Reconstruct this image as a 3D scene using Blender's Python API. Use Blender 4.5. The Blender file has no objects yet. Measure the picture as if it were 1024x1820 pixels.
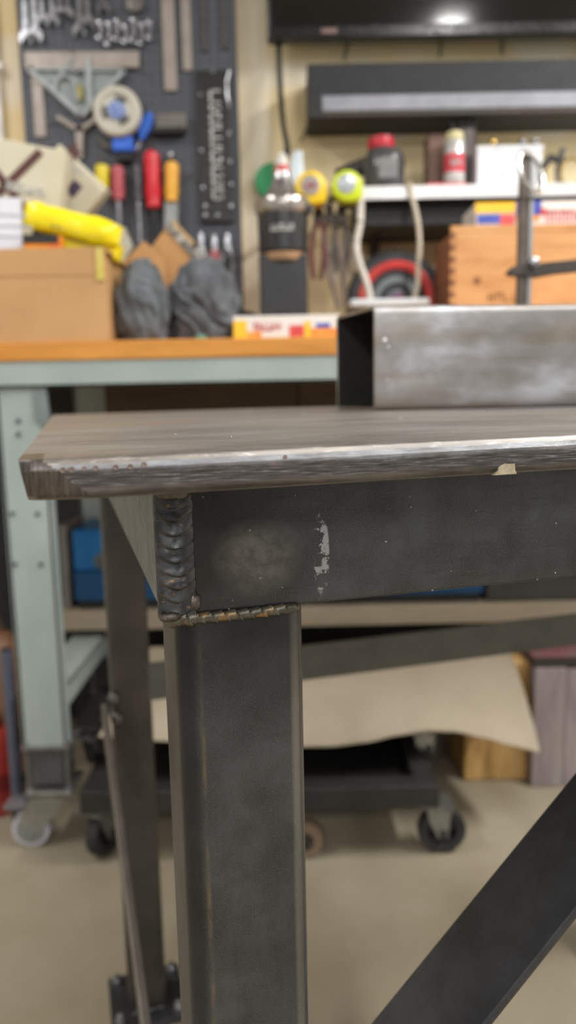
import bpy, bmesh, math, random
from mathutils import Vector, Matrix, noise
random.seed(7)
S = bpy.context.scene
COL = S.collection
PI = math.pi

# ------------------------------------------------------------------ camera, light, exposure
H = 0.95                                   # camera height over the floor
PITCH, ROLL, FPX = 0.1523, -0.0199, 1333.6  # focal length in pixels of a 1024 x 1820 frame
FW = Vector((0, math.cos(PITCH), -math.sin(PITCH)))
_r0 = Vector((1, 0, 0)); _u0 = _r0.cross(FW)
RT = math.cos(ROLL) * _r0 + math.sin(ROLL) * _u0
UP = -math.sin(ROLL) * _r0 + math.cos(ROLL) * _u0
cam = bpy.data.cameras.new('camera'); camo = bpy.data.objects.new('camera', cam); COL.objects.link(camo)
camo.matrix_world = Matrix(((RT.x, UP.x, -FW.x, 0), (RT.y, UP.y, -FW.y, 0), (RT.z, UP.z, -FW.z, H), (0, 0, 0, 1)))
cam.sensor_fit = 'VERTICAL'; cam.lens = 6.81; cam.sensor_height = 6.81 * 1820 / FPX; cam.sensor_width = cam.sensor_height
cam.clip_start = 0.01; cam.clip_end = 50
cam.dof.use_dof = True; cam.dof.focus_distance = 0.30; cam.dof.aperture_fstop = 1.9
S.camera = camo

w = bpy.data.worlds.new('room_air'); S.world = w; w.use_nodes = True
w.node_tree.nodes['Background'].inputs[0].default_value = (1.0, 1.0, 1.0, 1)
w.node_tree.nodes['Background'].inputs[1].default_value = 0.01
S.view_settings.view_transform = 'Standard'; S.view_settings.look = 'None'
S.view_settings.gamma = 1; S.view_settings.exposure = 0.0; S.view_settings.use_curve_mapping = False

CEIL = 2.75
LAMPS = [(0.82, -0.155, 26), (1.85, 0.75, 88), (-1.45, 0.55, 30), (-0.5, -2.6, 58), (1.1, -2.6, 72)]   # x, y, watts of the ceiling strip lamps
def lamp_light(x, y, power):
    l = bpy.data.lights.new('strip_lamp_light', 'AREA'); l.shape = 'RECTANGLE'; l.size = 0.12; l.size_y = 1.15
    l.energy = power; l.color = (1.0, 0.985, 0.96)
    o = bpy.data.objects.new('strip_lamp_light', l); COL.objects.link(o); o.location = (x, y, CEIL - 0.075)
for a in LAMPS: lamp_light(*a)

# ------------------------------------------------------------------ helpers
def ray(px, py): return FW + RT * ((px - 512) / FPX) - UP * ((py - 910) / FPX)
def at(px, py, Y):
    d = ray(px, py); k = Y / d.y
    return Vector((d.x * k, Y, d.z * k + H))
def lin(c):
    out = []
    for v in c[:3]:
        v = v / 255; out.append(v / 12.92 if v <= .04045 else ((v + .055) / 1.055) ** 2.4)
    return (*out, 1)

class NT:
    """tiny node-tree writer"""
    def __init__(s, name):
        s.m = bpy.data.materials.new(name); s.m.use_nodes = True; s.t = s.m.node_tree; s.n = s.t.nodes
        s.b = s.n['Principled BSDF']; s.co = s.n.new('ShaderNodeTexCoord').outputs['Object']
    def link(s, a, b): s.t.links.new(a, b)
    def mapping(s, scale=(1, 1, 1), loc=(0, 0, 0), rot=(0, 0, 0)):
        m = s.n.new('ShaderNodeMapping'); s.link(s.co, m.inputs[0])
        m.inputs['Scale'].default_value = scale; m.inputs['Location'].default_value = loc; m.inputs['Rotation'].default_value = rot
        return m.outputs[0]
    def noise(s, scale, detail=4, rough=.6, vec=None, dist=0):
        t = s.n.new('ShaderNodeTexNoise'); s.link(vec or s.co, t.inputs['Vector'])
        t.inputs['Scale'].default_value = scale; t.inputs['Detail'].default_value = detail
        t.inputs['Roughness'].default_value = rough; t.inputs['Distortion'].default_value = dist
        return t.outputs['Fac']
    def voronoi(s, scale, vec=None, feature='F1'):
        t = s.n.new('ShaderNodeTexVoronoi'); t.feature = feature; s.link(vec or s.co, t.inputs['Vector']); t.inputs['Scale'].default_value = scale
        return t.outputs['Distance']
    def ramp(s, fac, stops):
        r = s.n.new('ShaderNodeValToRGB'); s.link(fac, r.inputs[0]); e = r.color_ramp.elements
        while len(e) < len(stops): e.new(.5)
        for k, (p, c) in enumerate(stops):
            e[k].position = p; e[k].color = c if len(c) == 4 else lin(c)
        return r.outputs[0]
    def mask(s, fac, a, b): return s.ramp(fac, [(a, (0, 0, 0, 1)), (b, (1, 1, 1, 1))])
    def math(s, op, a, b=None, clamp=False):
        m = s.n.new('ShaderNodeMath'); m.operation = op; m.use_clamp = clamp
        for k, v in ((0, a), (1, b)):
            if v is None: continue
            if isinstance(v, (int, float)): m.inputs[k].default_value = v
            else: s.link(v, m.inputs[k])
        return m.outputs[0]
    def mix(s, fac, a, b, mode='MIX'):
        m = s.n.new('ShaderNodeMix'); m.data_type = 'RGBA'; m.blend_type = mode
        for k, v in ((0, fac), (6, a), (7, b)):
            if isinstance(v, (int, float)): m.inputs[k].default_value = v
            elif isinstance(v, (tuple, list)): m.inputs[k].default_value = v if len(v) == 4 else lin(v)
            else: s.link(v, m.inputs[k])
        return m.outputs[2]
    def axis(s, k):
        x = s.n.new('ShaderNodeSeparateXYZ'); s.link(s.co, x.inputs[0]); return x.outputs[k]
    def blob(s, c, r):
        """1 inside an ellipsoid spot at c with radii r, soft edge"""
        m = s.n.new('ShaderNodeMapping'); m.vector_type = 'TEXTURE'; s.link(s.co, m.inputs[0])
        m.inputs['Location'].default_value = c; m.inputs['Scale'].default_value = r
        g = s.n.new('ShaderNodeTexGradient'); g.gradient_type = 'SPHERICAL'; s.link(m.outputs[0], g.inputs[0])
        return g.outputs['Fac']
    def bump(s, h, strength=.3, dist=.001, normal=None):
        b = s.n.new('ShaderNodeBump'); s.link(h, b.inputs['Height']); b.inputs['Strength'].default_value = strength; b.inputs['Distance'].default_value = dist
        if normal: s.link(normal, b.inputs['Normal'])
        s.link(b.outputs[0], s.b.inputs['Normal']); return b.outputs[0]
    def base(s, c):
        if isinstance(c, (tuple, list)): s.b.inputs['Base Color'].default_value = c if len(c) == 4 else lin(c)
        else: s.link(c, s.b.inputs['Base Color'])
    def rough(s, v):
        if isinstance(v, (int, float)): s.b.inputs['Roughness'].default_value = v
        else: s.link(v, s.b.inputs['Roughness'])
    def metal(s, v): s.b.inputs['Metallic'].default_value = v

_mc = {}
def mat(name, c1, c2=None, scale=20, rough=.5, metal=0, bump=0, stretch=(1, 1, 1), lo=.35, hi=.65, coat=0):
    """plain procedural surface: two tones mottled by noise, fine grain in the roughness and the relief"""
    key = name
    if key in _mc: return _mc[key]
    n = NT(name)
    if c2 is None: c2 = tuple(max(0, v * .86) for v in c1)
    v = n.mapping(stretch)
    f = n.noise(scale, 5, .6, v)
    n.base(n.ramp(f, [(lo, c1), (hi, c2)]))
    g = n.noise(scale * 6, 3, .6, v)
    n.rough(n.ramp(g, [(.3, (max(0, rough - .08),) * 3 + (1,)), (.7, (min(1, rough + .08),) * 3 + (1,))]))
    n.metal(metal)
    if coat: n.b.inputs['Coat Weight'].default_value = coat
    if bump: n.bump(n.noise(scale * 4, 4, .6, v), bump, .002)
    _mc[key] = n.m
    return n.m

class MB:
    """collects shapes of ONE mesh"""
    def __init__(s): s.bm = bmesh.new()
    def box(s, lo, hi, bevel=0, rot=None, pivot=None):
        lo, hi = Vector(lo), Vector(hi); c = (lo + hi) / 2
        r = bmesh.ops.create_cube(s.bm, size=1)
        vs = r['verts']
        bmesh.ops.scale(s.bm, vec=hi - lo, verts=vs); 
        if rot: bmesh.ops.rotate(s.bm, cent=(0, 0, 0), matrix=rot, verts=vs)
        bmesh.ops.translate(s.bm, vec=c, verts=vs)
        if bevel:
            es = list({e for v in vs for e in v.link_edges})
            bmesh.ops.bevel(s.bm, geom=es, offset=bevel, segments=2, profile=.5, affect='EDGES')
        return s
    def lathe(s, prof, c=(0, 0, 0), axis='Z', seg=32, rot=None):
        """prof: (radius, height) pairs; closed with caps"""
        c = Vector(c); rings = []
        for r, h in prof:
            ring = []
            for k in range(seg):
                a = 2 * PI * k / seg; x, y = r * math.cos(a), r * math.sin(a)
                p = Vector((x, y, h)) if axis == 'Z' else Vector((x, -h, y)) if axis == 'Y' else Vector((h, x, y))
                if rot: p = rot @ p
                ring.append(s.bm.verts.new(p + c))
            rings.append(ring)
        for a, b in zip(rings, rings[1:]):
            for k in range(seg): s.bm.faces.new((a[k], a[(k + 1) % seg], b[(k + 1) % seg], b[k]))
        s.bm.faces.new(rings[0][::-1]); s.bm.faces.new(rings[-1])
        return s
    def cyl(s, a, b, r, r2=None, seg=16):
        a, b = Vector(a), Vector(b); d = b - a
        q = d.to_track_quat('Z', 'Y').to_matrix()
        return s.lathe([(r, 0), (r if r2 is None else r2, d.length)], a, 'Z', seg, q)
    def tube(s, pts, r, seg=8, closed=False):
        pts = [Vector(p) for p in pts]; n = len(pts); rings = []; up = Vector((.13, .21, 1)).normalized()
        for i, p in enumerate(pts):
            t = ((pts[(i + 1) % n] if closed or i < n - 1 else p) - (pts[i - 1] if closed or i else p)).normalized()
            x = t.cross(up).normalized(); y = x.cross(t)
            rr = r[i] if isinstance(r, (list, tuple)) else r
            rings.append([s.bm.verts.new(p + rr * (math.cos(2 * PI * k / seg) * x + math.sin(2 * PI * k / seg) * y)) for k in range(seg)])
        m = n if closed else n - 1
        for i in range(m):
            a, b = rings[i], rings[(i + 1) % n]
            for k in range(seg): s.bm.faces.new((a[k], a[(k + 1) % seg], b[(k + 1) % seg], b[k]))
        if not closed: s.bm.faces.new(rings[0][::-1]); s.bm.faces.new(rings[-1])
        return s
    def cord(s, pts, r, seg=8, sub=8):
        pts = [Vector(p) for p in pts]; q = [pts[0] * 2 - pts[1]] + pts + [pts[-1] * 2 - pts[-2]]; out = []
        for i in range(1, len(q) - 2):
            for k in range(sub):
                t = k / sub; a, b, c, d = q[i - 1], q[i], q[i + 1], q[i + 2]
                out.append(.5 * (2 * b + (c - a) * t + (2 * a - 5 * b + 4 * c - d) * t * t + (3 * b - a - 3 * c + d) * t ** 3))
        return s.tube(out + [pts[-1]], r, seg)
    def prism(s, poly, d0, d1, plane='XZ', holes=None):
        """poly of 2-D points extruded along the third axis"""
        def P(q, d): return Vector((q[0], d, q[1])) if plane == 'XZ' else Vector((q[0], q[1], d)) if plane == 'XY' else Vector((d, q[0], q[1]))
        a = [s.bm.verts.new(P(q, d0)) for q in poly]; b = [s.bm.verts.new(P(q, d1)) for q in poly]
        n = len(poly)
        for k in range(n): s.bm.faces.new((a[k], a[(k + 1) % n], b[(k + 1) % n], b[k]))
        s.bm.faces.new(a[::-1]); s.bm.faces.new(b)
        return s
    def loft(s, rings, cap=True, closed_ring=True):
        vr = [[s.bm.verts.new(p) for p in r] for r in rings]
        n = len(vr[0])
        for a, b in zip(vr, vr[1:]):
            for k in range(n if closed_ring else n - 1): s.bm.faces.new((a[k], a[(k + 1) % n], b[(k + 1) % n], b[k]))
        if cap and closed_ring: s.bm.faces.new(vr[0][::-1]); s.bm.faces.new(vr[-1])
        return s
    def sphere(s, c, r, seg=12, sc=(1, 1, 1)):
        res = bmesh.ops.create_uvsphere(s.bm, u_segments=seg, v_segments=max(6, seg // 2), radius=r)
        bmesh.ops.scale(s.bm, vec=sc, verts=res['verts']); bmesh.ops.translate(s.bm, vec=Vector(c), verts=res['verts'])
        return s
    def move(s, f):
        for v in s.bm.verts: v.co = f(v.co)
        return s
    def build(s, name, m, parent=None, loc=None, smooth=False, kind=None, label=None):
        bmesh.ops.recalc_face_normals(s.bm, faces=s.bm.faces)
        me = bpy.data.meshes.new(name)
        if loc is not None:
            for v in s.bm.verts: v.co -= Vector(loc)
        s.bm.to_mesh(me); s.bm.free()
        if m: me.materials.append(m)
        if smooth:
            for p in me.polygons: p.use_smooth = True
            try: me.set_sharp_from_angle(angle=math.radians(38))
            except Exception: pass
        o = bpy.data.objects.new(name, me); COL.objects.link(o)
        if parent: o.parent = parent
        if loc is not None: o.location = loc
        if kind: o['kind'] = kind
        if label: o['label'] = label
        return o

def thing(name, label, cat, loc, rz=0, group=None, rot=None):
    o = bpy.data.objects.new(name, None); COL.objects.link(o); o.empty_display_size = .05
    o.location = loc; o.rotation_euler = rot or (0, 0, rz); o['label'] = label; o['category'] = cat
    if group: o['group'] = group
    return o
def tag(o, label, cat, group=None):
    o['label'] = label; o['category'] = cat
    if group: o['group'] = group
    return o
def structure(o): o['kind'] = 'structure'; return o
def center(mb):
    vs = [v.co for v in mb.bm.verts]; n = len(vs)
    return Vector((sum(v.x for v in vs) / n, sum(v.y for v in vs) / n, min(v.z for v in vs)))
def solo(name, mb, m, label, cat, group=None, smooth=False):
    return tag(mb.build(name, m, loc=center(mb), smooth=smooth), label, cat, group)
def copy_tree(o, parent=None):
    c = o.copy(); COL.objects.link(c)
    if parent: c.parent = parent
    for ch in list(o.children): copy_tree(ch, c)
    return c
def rect(x0, y0, x1, y1, Y):
    """world X/Z extents of a picture rectangle lying on the plane at depth Y"""
    a, b, c, d = at(x0, y0, Y), at(x1, y0, Y), at(x0, y1, Y), at(x1, y1, Y)
    return (a.x + c.x) / 2, (b.x + d.x) / 2, (c.z + d.z) / 2, (a.z + b.z) / 2     # X0 X1 Z0 Z1
def rbox(mb, x0, y0, x1, y1, Y, depth, bevel=0):
    X0, X1, Z0, Z1 = rect(x0, y0, x1, y1, Y); return mb.box((X0, Y, Z0), (X1, Y + depth, Z1), bevel)
def rrect(hx, hy, r, seg=5, cx=0, cy=0):
    """rounded rectangle outline"""
    pts = []
    for sx, sy, a0 in ((1, 1, 0), (-1, 1, 90), (-1, -1, 180), (1, -1, 270)):
        for k in range(seg + 1):
            a = math.radians(a0 + 90 * k / seg)
            pts.append((cx + sx * (hx - r) + r * math.cos(a), cy + sy * (hy - r) + r * math.sin(a)))
    return pts
def letters(mb, x0, z0, wdt, hgt, n, y, t=.0006, seed=1, vertical=False):
    """a run of small raised strokes standing for printed characters too blurred to read"""
    rnd = random.Random(seed)
    for k in range(n):
        if vertical: a, b = (x0, z0 + hgt * k / n), (x0 + wdt, z0 + hgt * (k + .78) / n)
        else: a, b = (x0 + wdt * k / n, z0), (x0 + wdt * (k + .78) / n, z0 + hgt)
        s = .28
        dx, dz = (b[0] - a[0]), (b[1] - a[1])
        mb.box((a[0], y - t, a[1]), (a[0] + dx * s, y, b[1]))
        q = rnd.choice((0, .38, .72))
        mb.box((a[0], y - t, a[1] + dz * q), (b[0], y, a[1] + dz * (q + .26)))
        if rnd.random() < .6: mb.box((b[0] - dx * s, y - t, a[1]), (b[0], y, b[1] - dz * rnd.choice((0, .4))))
    return mb

# ------------------------------------------------------------------ materials
OX, OY, ZU = -.0425, .2694, .9205          # plan position of the table's front leg corner, height of the plate's underside
def m_millscale(name, spots=True, streak=True):
    """hot-rolled steel with mill scale (local metres of the table)"""
    n = NT(name)
    grain = n.noise(900, 3, .7)
    cloud = n.noise(38, 6, .62)
    c = n.ramp(cloud, [(.3, (54, 55, 57)), (.5, (66, 68, 71)), (.72, (80, 83, 87))])
    speck = n.mask(n.noise(2400, 2, .5), .57, .70)
    c = n.mix(n.math('MULTIPLY', speck, .32), c, (150, 150, 150))
    stretch = n.noise(30, 5, .7, n.mapping((1, 1, 10) if not streak else (1, 1, .12)))
    c = n.mix(n.math('MULTIPLY', n.mask(stretch, .55, .75), .4), c, (40, 36, 33))
    rust = n.math('MULTIPLY', n.mask(n.noise(60, 6, .7), .62, .72), .35)
    c = n.mix(rust, c, (84, 62, 48))
    n.base(c); n.metal(.62)
    n.rough(n.ramp(cloud, [(.3, (.30,) * 3 + (1,)), (.7, (.44,) * 3 + (1,))]))
    n.bump(grain, .25, .0004)
    return n
def m_apron():
    n = m_millscale('apron_steel', streak=False)
    old = n.b.inputs['Base Color'].links[0].from_socket
    rough = n.noise(140, 4, .7)
    # heat-darkened zone around the welds, burnished spot, flaked streak of bright scale, scratches
    heat = n.math('MULTIPLY', n.mask(n.blob((0.0, 0, ZU - .025), (.075, .08, .06)), .15, .75), .72)
    c = n.mix(heat, old, (30, 26, 24))
    spot = n.math('MULTIPLY', n.mask(n.blob((.0325, 0, ZU - .0305), (.021, .03, .0175)), .08, .6), n.mask(rough, .25, .6))
    c = n.mix(n.math('MULTIPLY', spot, .7), c, (108, 105, 100))
    st = n.blob((.0575, 0, ZU - .031), (.0036, .03, .018))
    st = n.math('MULTIPLY', n.mask(st, .05, .2), n.mask(n.noise(210, 4, .65), .52, .545))
    c = n.mix(st, c, (150, 152, 158))
    sc = n.noise(26, 2, .5, n.mapping((1, 1, 1), rot=(0, .9, 0)))
    sc = n.noise(20, 2, .5, n.mapping((60, 1, 4), rot=(0, -.7, 0)))
    c = n.mix(n.math('MULTIPLY', n.mask(sc, .70, .74), .4), c, (30, 29, 27))
    sc2 = n.noise(20, 2, .5, n.mapping((4, 1, 70), rot=(0, .25, 0)))
    c = n.mix(n.math('MULTIPLY', n.mask(sc2, .70, .74), .25), c, (140, 138, 134))
    n.base(c)
    return n.m
def m_leg():
    n = m_millscale('leg_steel')
    old = n.b.inputs['Base Color'].links[0].from_socket
    x = n.axis(0)
    # worn, rusty line where the tube's flat face meets its rounded corner
    near = n.math('SUBTRACT', 1, n.math('MULTIPLY', n.math('ABSOLUTE', n.math('SUBTRACT', x, .0085)), 700), True)
    ln = n.math('MULTIPLY', near, n.mask(n.noise(120, 5, .7, n.mapping((1, 1, .25))), .45, .6))
    c = n.mix(n.math('MULTIPLY', ln, .65), old, (122, 104, 86))
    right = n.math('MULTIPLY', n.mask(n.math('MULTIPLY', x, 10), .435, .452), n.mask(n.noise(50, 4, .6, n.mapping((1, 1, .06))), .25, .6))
    c = n.mix(n.math('MULTIPLY', right, .5), c, (140, 136, 130))  # right corner lighter: scraped steel, partly a painted-in light reflection
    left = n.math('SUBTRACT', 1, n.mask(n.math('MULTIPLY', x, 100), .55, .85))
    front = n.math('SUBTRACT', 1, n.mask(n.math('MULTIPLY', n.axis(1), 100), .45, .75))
    c = n.mix(n.math('MULTIPLY', n.math('MULTIPLY', left, front), .7), c, (38, 34, 37))  # left rounding darker: mill-scale tone, with some shade painted in
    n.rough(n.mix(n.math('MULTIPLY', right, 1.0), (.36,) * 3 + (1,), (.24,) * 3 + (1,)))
    z = n.axis(2)
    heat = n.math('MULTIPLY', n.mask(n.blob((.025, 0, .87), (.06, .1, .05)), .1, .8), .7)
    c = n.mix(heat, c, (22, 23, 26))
    n.base(c); return n.m
def m_plate():
    n = NT('plate_steel')
    v = n.mapping((.35, 1, 6))
    cl = n.noise(14, 6, .6, n.mapping((.5, 1, 1)))
    c = n.ramp(cl, [(.3, (112, 108, 104)), (.5, (134, 130, 126)), (.7, (152, 149, 147))])
    tan = n.math('MULTIPLY', n.mask(n.noise(9, 4, .6, n.mapping((.5, 1, 1), (.3, .2, 0))), .5, .7), .5)
    c = n.mix(tan, c, (158, 138, 116))
    fine = n.noise(700, 3, .6, n.mapping((.2, 1, 1)))
    c = n.mix(n.math('MULTIPLY', n.mask(fine, .58, .74), .4), c, (205, 203, 200))
    z = n.axis(2)                                   # rolled edge: dark scale in bands below the bare bright corner
    zz = n.math('SUBTRACT', z, ZU)
    wob = n.math('MULTIPLY', n.math('SUBTRACT', n.noise(55, 5, .7, n.mapping((1, 1, .1))), .5), .0035)
    edge = n.mask(n.math('MULTIPLY', n.math('ADD', zz, wob), 100), .78, .96)      # 1 above 9.6 mm
    bands = n.noise(60, 4, .7, n.mapping((1.3, 1, 38)))
    dark = n.ramp(bands, [(.36, (40, 37, 37)), (.5, (74, 70, 70)), (.60, (98, 95, 95)), (.70, (190, 188, 188))])
    rustf = n.math('MULTIPLY', n.mask(n.noise(90, 4, .6), .62, .7), .5)
    dark = n.mix(rustf, dark, (120, 86, 66))
    low = n.mask(n.math('MULTIPLY', n.math('ADD', zz, n.math('MULTIPLY', wob, .35)), 100), .22, .38)
    smooth = n.ramp(n.noise(40, 5, .65, n.mapping((1, 1, 8))), [(.35, (72, 66, 62)), (.6, (104, 98, 93))])
    dark = n.mix(low, smooth, dark)
    front = n.math('LESS_THAN', n.axis(1), -.0325)   # only the front edge carries the bands
    side = n.mix(edge, dark, n.mix(n.math('MULTIPLY', n.mask(n.noise(150, 4, .7, n.mapping((.5, 1, 2))), .4, .7), .8), (140, 142, 146), (96, 94, 94)))
    # small rust rings left by spatter
    vr = n.voronoi(95, n.mapping((1, 1, 1)))
    c = n.mix(front, c, side)
    n.base(c); n.metal(.7)
    n.rough(n.ramp(n.noise(60, 5, .65, n.mapping((.5, 1, 1))), [(.3, (.40,) * 3 + (1,)), (.7, (.56,) * 3 + (1,))]))
    n.bump(n.math('ADD', n.math('MULTIPLY', bands, n.math('MULTIPLY', front, 1.0)), n.math('MULTIPLY', fine, .25)), .55, .0006)
    return n.m
def m_ground():
    n = NT('ground_steel')                          # freshly ground facets, fine parallel marks
    g = n.noise(220, 4, .7, n.mapping((4, 1, .25), rot=(0, .25, 0)))
    n.base(n.ramp(g, [(.35, (72, 67, 65)), (.65, (108, 101, 98))])); n.metal(.75); n.rough(.36)
    n.bump(g, .5, .0004); return n.m
def m_weld():
    n = NT('weld_metal')
    c = n.ramp(n.noise(120, 5, .6), [(.3, (50, 50, 52)), (.55, (78, 79, 81)), (.75, (112, 106, 100))])
    gold = n.mask(n.noise(260, 3, .6, n.mapping((1, 1, 2.2))), .64, .69)
    c = n.mix(n.math('MULTIPLY', gold, .7), c, (150, 116, 78)); n.base(c); n.metal(.8)
    n.rough(n.ramp(n.noise(200, 3, .6), [(.3, (.22,) * 3 + (1,)), (.7, (.42,) * 3 + (1,))]))
    n.bump(n.noise(500, 3, .6), .12, .0003); return n.m
def m_weld2():
    n = NT('fillet_weld_metal')
    c = n.ramp(n.noise(160, 5, .6), [(.3, (62, 60, 52)), (.6, (98, 95, 84)), (.75, (128, 120, 104))])
    gold = n.mask(n.noise(190, 3, .6, n.mapping((1, 1, 1))), .56, .64)
    c = n.mix(n.math('MULTIPLY', gold, .7), c, (146, 112, 70)); n.base(c); n.metal(.6); n.rough(.42)
    n.bump(n.noise(600, 3, .6), .35, .0004); return n.m
def m_tube():
    n = NT('bare_tube_steel')
    cl = n.noise(16, 6, .62, n.mapping((.6, 1, 1.4)))
    c = n.ramp(cl, [(.3, (128, 122, 116)), (.5, (150, 148, 148)), (.66, (186, 189, 196))])
    tan = n.math('MULTIPLY', n.mask(n.noise(13, 5, .6, n.mapping((.4, 1, 2.2), (.2, 0, .4))), .50, .66), .55)
    c = n.mix(tan, c, (142, 126, 104))
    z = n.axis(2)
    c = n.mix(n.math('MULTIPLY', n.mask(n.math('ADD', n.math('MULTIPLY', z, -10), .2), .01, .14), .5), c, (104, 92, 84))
    n.base(c); n.metal(.6); n.rough(n.ramp(cl, [(.3, (.30,) * 3 + (1,)), (.7, (.48,) * 3 + (1,))]))
    n.bump(n.noise(300, 3, .6), .12, .0005); return n.m
def m_blacksteel():
    n = NT('black_scale_steel')
    c = n.ramp(n.noise(70, 5, .6), [(.3, (34, 34, 36)), (.7, (50, 50, 53))])
    c = n.mix(n.math('MULTIPLY', n.mask(n.noise(1100, 2, .5), .66, .74), .5), c, (120, 118, 112))
    n.base(c); n.metal(.2); n.rough(.5); n.bump(n.noise(800, 3), .15, .0003); return n.m
def m_drywall():
    n = NT('unpainted_drywall')
    c = n.ramp(n.noise(3, 4, .55), [(.35, (226, 205, 158)), (.65, (236, 219, 178))])
    mud = (232, 224, 204)
    jag = n.math('MULTIPLY', n.math('SUBTRACT', n.noise(9, 5, .6), .5), .06)
    def band(ax, c0, half):
        d = n.math('ABSOLUTE', n.math('SUBTRACT', n.math('ADD', n.axis(ax), jag), c0))
        return n.math('MULTIPLY', n.math('SUBTRACT', half + .025, d, ), 30, True)
    for ax, c0, half in ((2, BAND_Z, .022), (0, SEAM_X, .035)):
        c = n.mix(n.math('MULTIPLY', band(ax, c0, half), .85), c, mud)
    for p in SPOTS:
        c = n.mix(n.math('MULTIPLY', n.mask(n.blob(p[0], p[1]), .15, .4), .75), c, mud)
    n.base(c); n.rough(.85); n.bump(n.noise(60, 4), .12, .002); return n.m
def m_peg():
    n = NT('pegboard_black')
    x, z = n.axis(0), n.axis(2)
    fx = n.math('SUBTRACT', n.math('FRACT', n.math('MULTIPLY', x, 39.37)), .5)
    fz = n.math('SUBTRACT', n.math('FRACT', n.math('MULTIPLY', z, 39.37)), .5)
    d = n.math('SQRT', n.math('ADD', n.math('MULTIPLY', fx, fx), n.math('MULTIPLY', fz, fz)))
    hole = n.math('LESS_THAN', d, .12)
    c = n.mix(hole, n.ramp(n.noise(6, 4), [(.3, (70, 73, 82)), (.7, (78, 81, 90))]), (14, 14, 15))
    n.base(c); n.rough(.55); n.bump(n.math('MULTIPLY', hole, -1), .6, .003); return n.m
def m_concrete():
    n = NT('concrete_floor')
    c = n.ramp(n.noise(2.2, 6, .6), [(.3, (138, 127, 108)), (.5, (152, 142, 122)), (.7, (162, 154, 136))])
    c = n.mix(n.math('MULTIPLY', n.mask(n.noise(7, 5, .65), .52, .72), .3), c, (142, 128, 104))
    c = n.mix(n.math('MULTIPLY', n.mask(n.noise(55, 3, .6), .66, .74), .35), c, (110, 102, 88))
    n.base(c); n.rough(n.ramp(n.noise(5, 4), [(.3, (.5,) * 3 + (1,)), (.7, (.68,) * 3 + (1,))]))
    n.bump(n.noise(90, 5, .6), .12, .003); return n.m
def m_wood(name, a, b, cc, st=(1.2, 9, 9), sc=4, rough=.5, bump=.15):
    n = NT(name)
    v = n.mapping(st)
    g = n.noise(sc, 6, .62, v, .6)
    n.base(n.ramp(g, [(.3, a), (.5, b), (.72, cc)])); n.rough(rough); n.bump(n.noise(sc * 5, 4, .6, v), bump, .002); return n.m

# ------------------------------------------------------------------ the room
YW, YP, YB = 2.20, 2.15, 1.474            # wall, pegboard face, bench front
BAND_Z = at(490, 137, YW).z; SEAM_X = at(448, 200, YW).x
SPOTS = [(tuple(at(px, py, YW)), (r, .1, r2)) for px, py, r, r2 in ((455, 235, .06, .12), (700, 225, .09, .05), (20, 130, .06, .13), (975, 225, .10, .05), (600, 465, .07, .08), (690, 470, .1, .06), (965, 80, .12, .06), (450, 400, .05, .1))]
RX0, RX1, RY0 = -2.3, 3.1, -3.6
structure(MB().box((RX0, RY0, -.1), (RX1, YW + .1, 0)).build('floor', m_concrete()))
dry = m_drywall()
structure(MB().box((RX0, YW, 0), (RX1, YW + .1, CEIL)).build('wall_back', dry))
painted = mat('painted_wall', (206, 206, 204), (196, 196, 194), 4, .8, bump=.1)
structure(MB().box((RX0 - .1, RY0, 0), (RX0, YW + .1, CEIL)).build('wall_left', painted))
structure(MB().box((RX1, RY0, 0), (RX1 + .1, YW + .1, CEIL)).build('wall_right', painted))
structure(MB().box((RX0 - .1, RY0 - .1, 0), (RX1 + .1, RY0, CEIL)).build('wall_front', mat('grey_wall', (146, 148, 152), (136, 138, 142), 4, .8, bump=.1)))
structure(MB().box((RX0 - .1, RY0 - .1, CEIL), (RX1 + .1, YW + .1, CEIL + .1)).build('ceiling', mat('ceiling_paint', (176, 176, 176), None, 5, .85)))
white_metal = mat('white_lamp_metal', (228, 228, 226), None, 10, .4)
LABELS_LAMP = ['white ceiling strip lamp over the welding table', 'white ceiling strip lamp right of the welding table', 'white ceiling strip lamp left of the welding table', 'white ceiling strip lamp farthest from the bench, at left', 'white ceiling strip lamp farthest from the bench, at right']
for (x, y, pw), lb in zip(LAMPS, LABELS_LAMP):
    t = thing('ceiling_lamp', lb, 'lamp', (x, y, CEIL), group='ceiling strip lamps')
    MB().box((-.08, -.62, -.06), (.08, .62, 0), .008).build('lamp_housing', white_metal, t)
    for s in (-1, 1): MB().box((-.07, s * .6 - .012, -.09), (.07, s * .6 + .012, -.05)).build('end_cap', white_metal, t)

# ------------------------------------------------------------------ the welding table
YAW = .2841
OV, BL, TH = .0336, .0492, .013            # front and left overhang, plate thickness
table = thing('welding_table', 'dark raw steel welding table with thick plate top and square tube legs', 'table', (OX, OY, 0), YAW)
TL, TD = .97, .764
apr, legm, blk = m_apron(), m_leg(), m_blacksteel()

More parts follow.
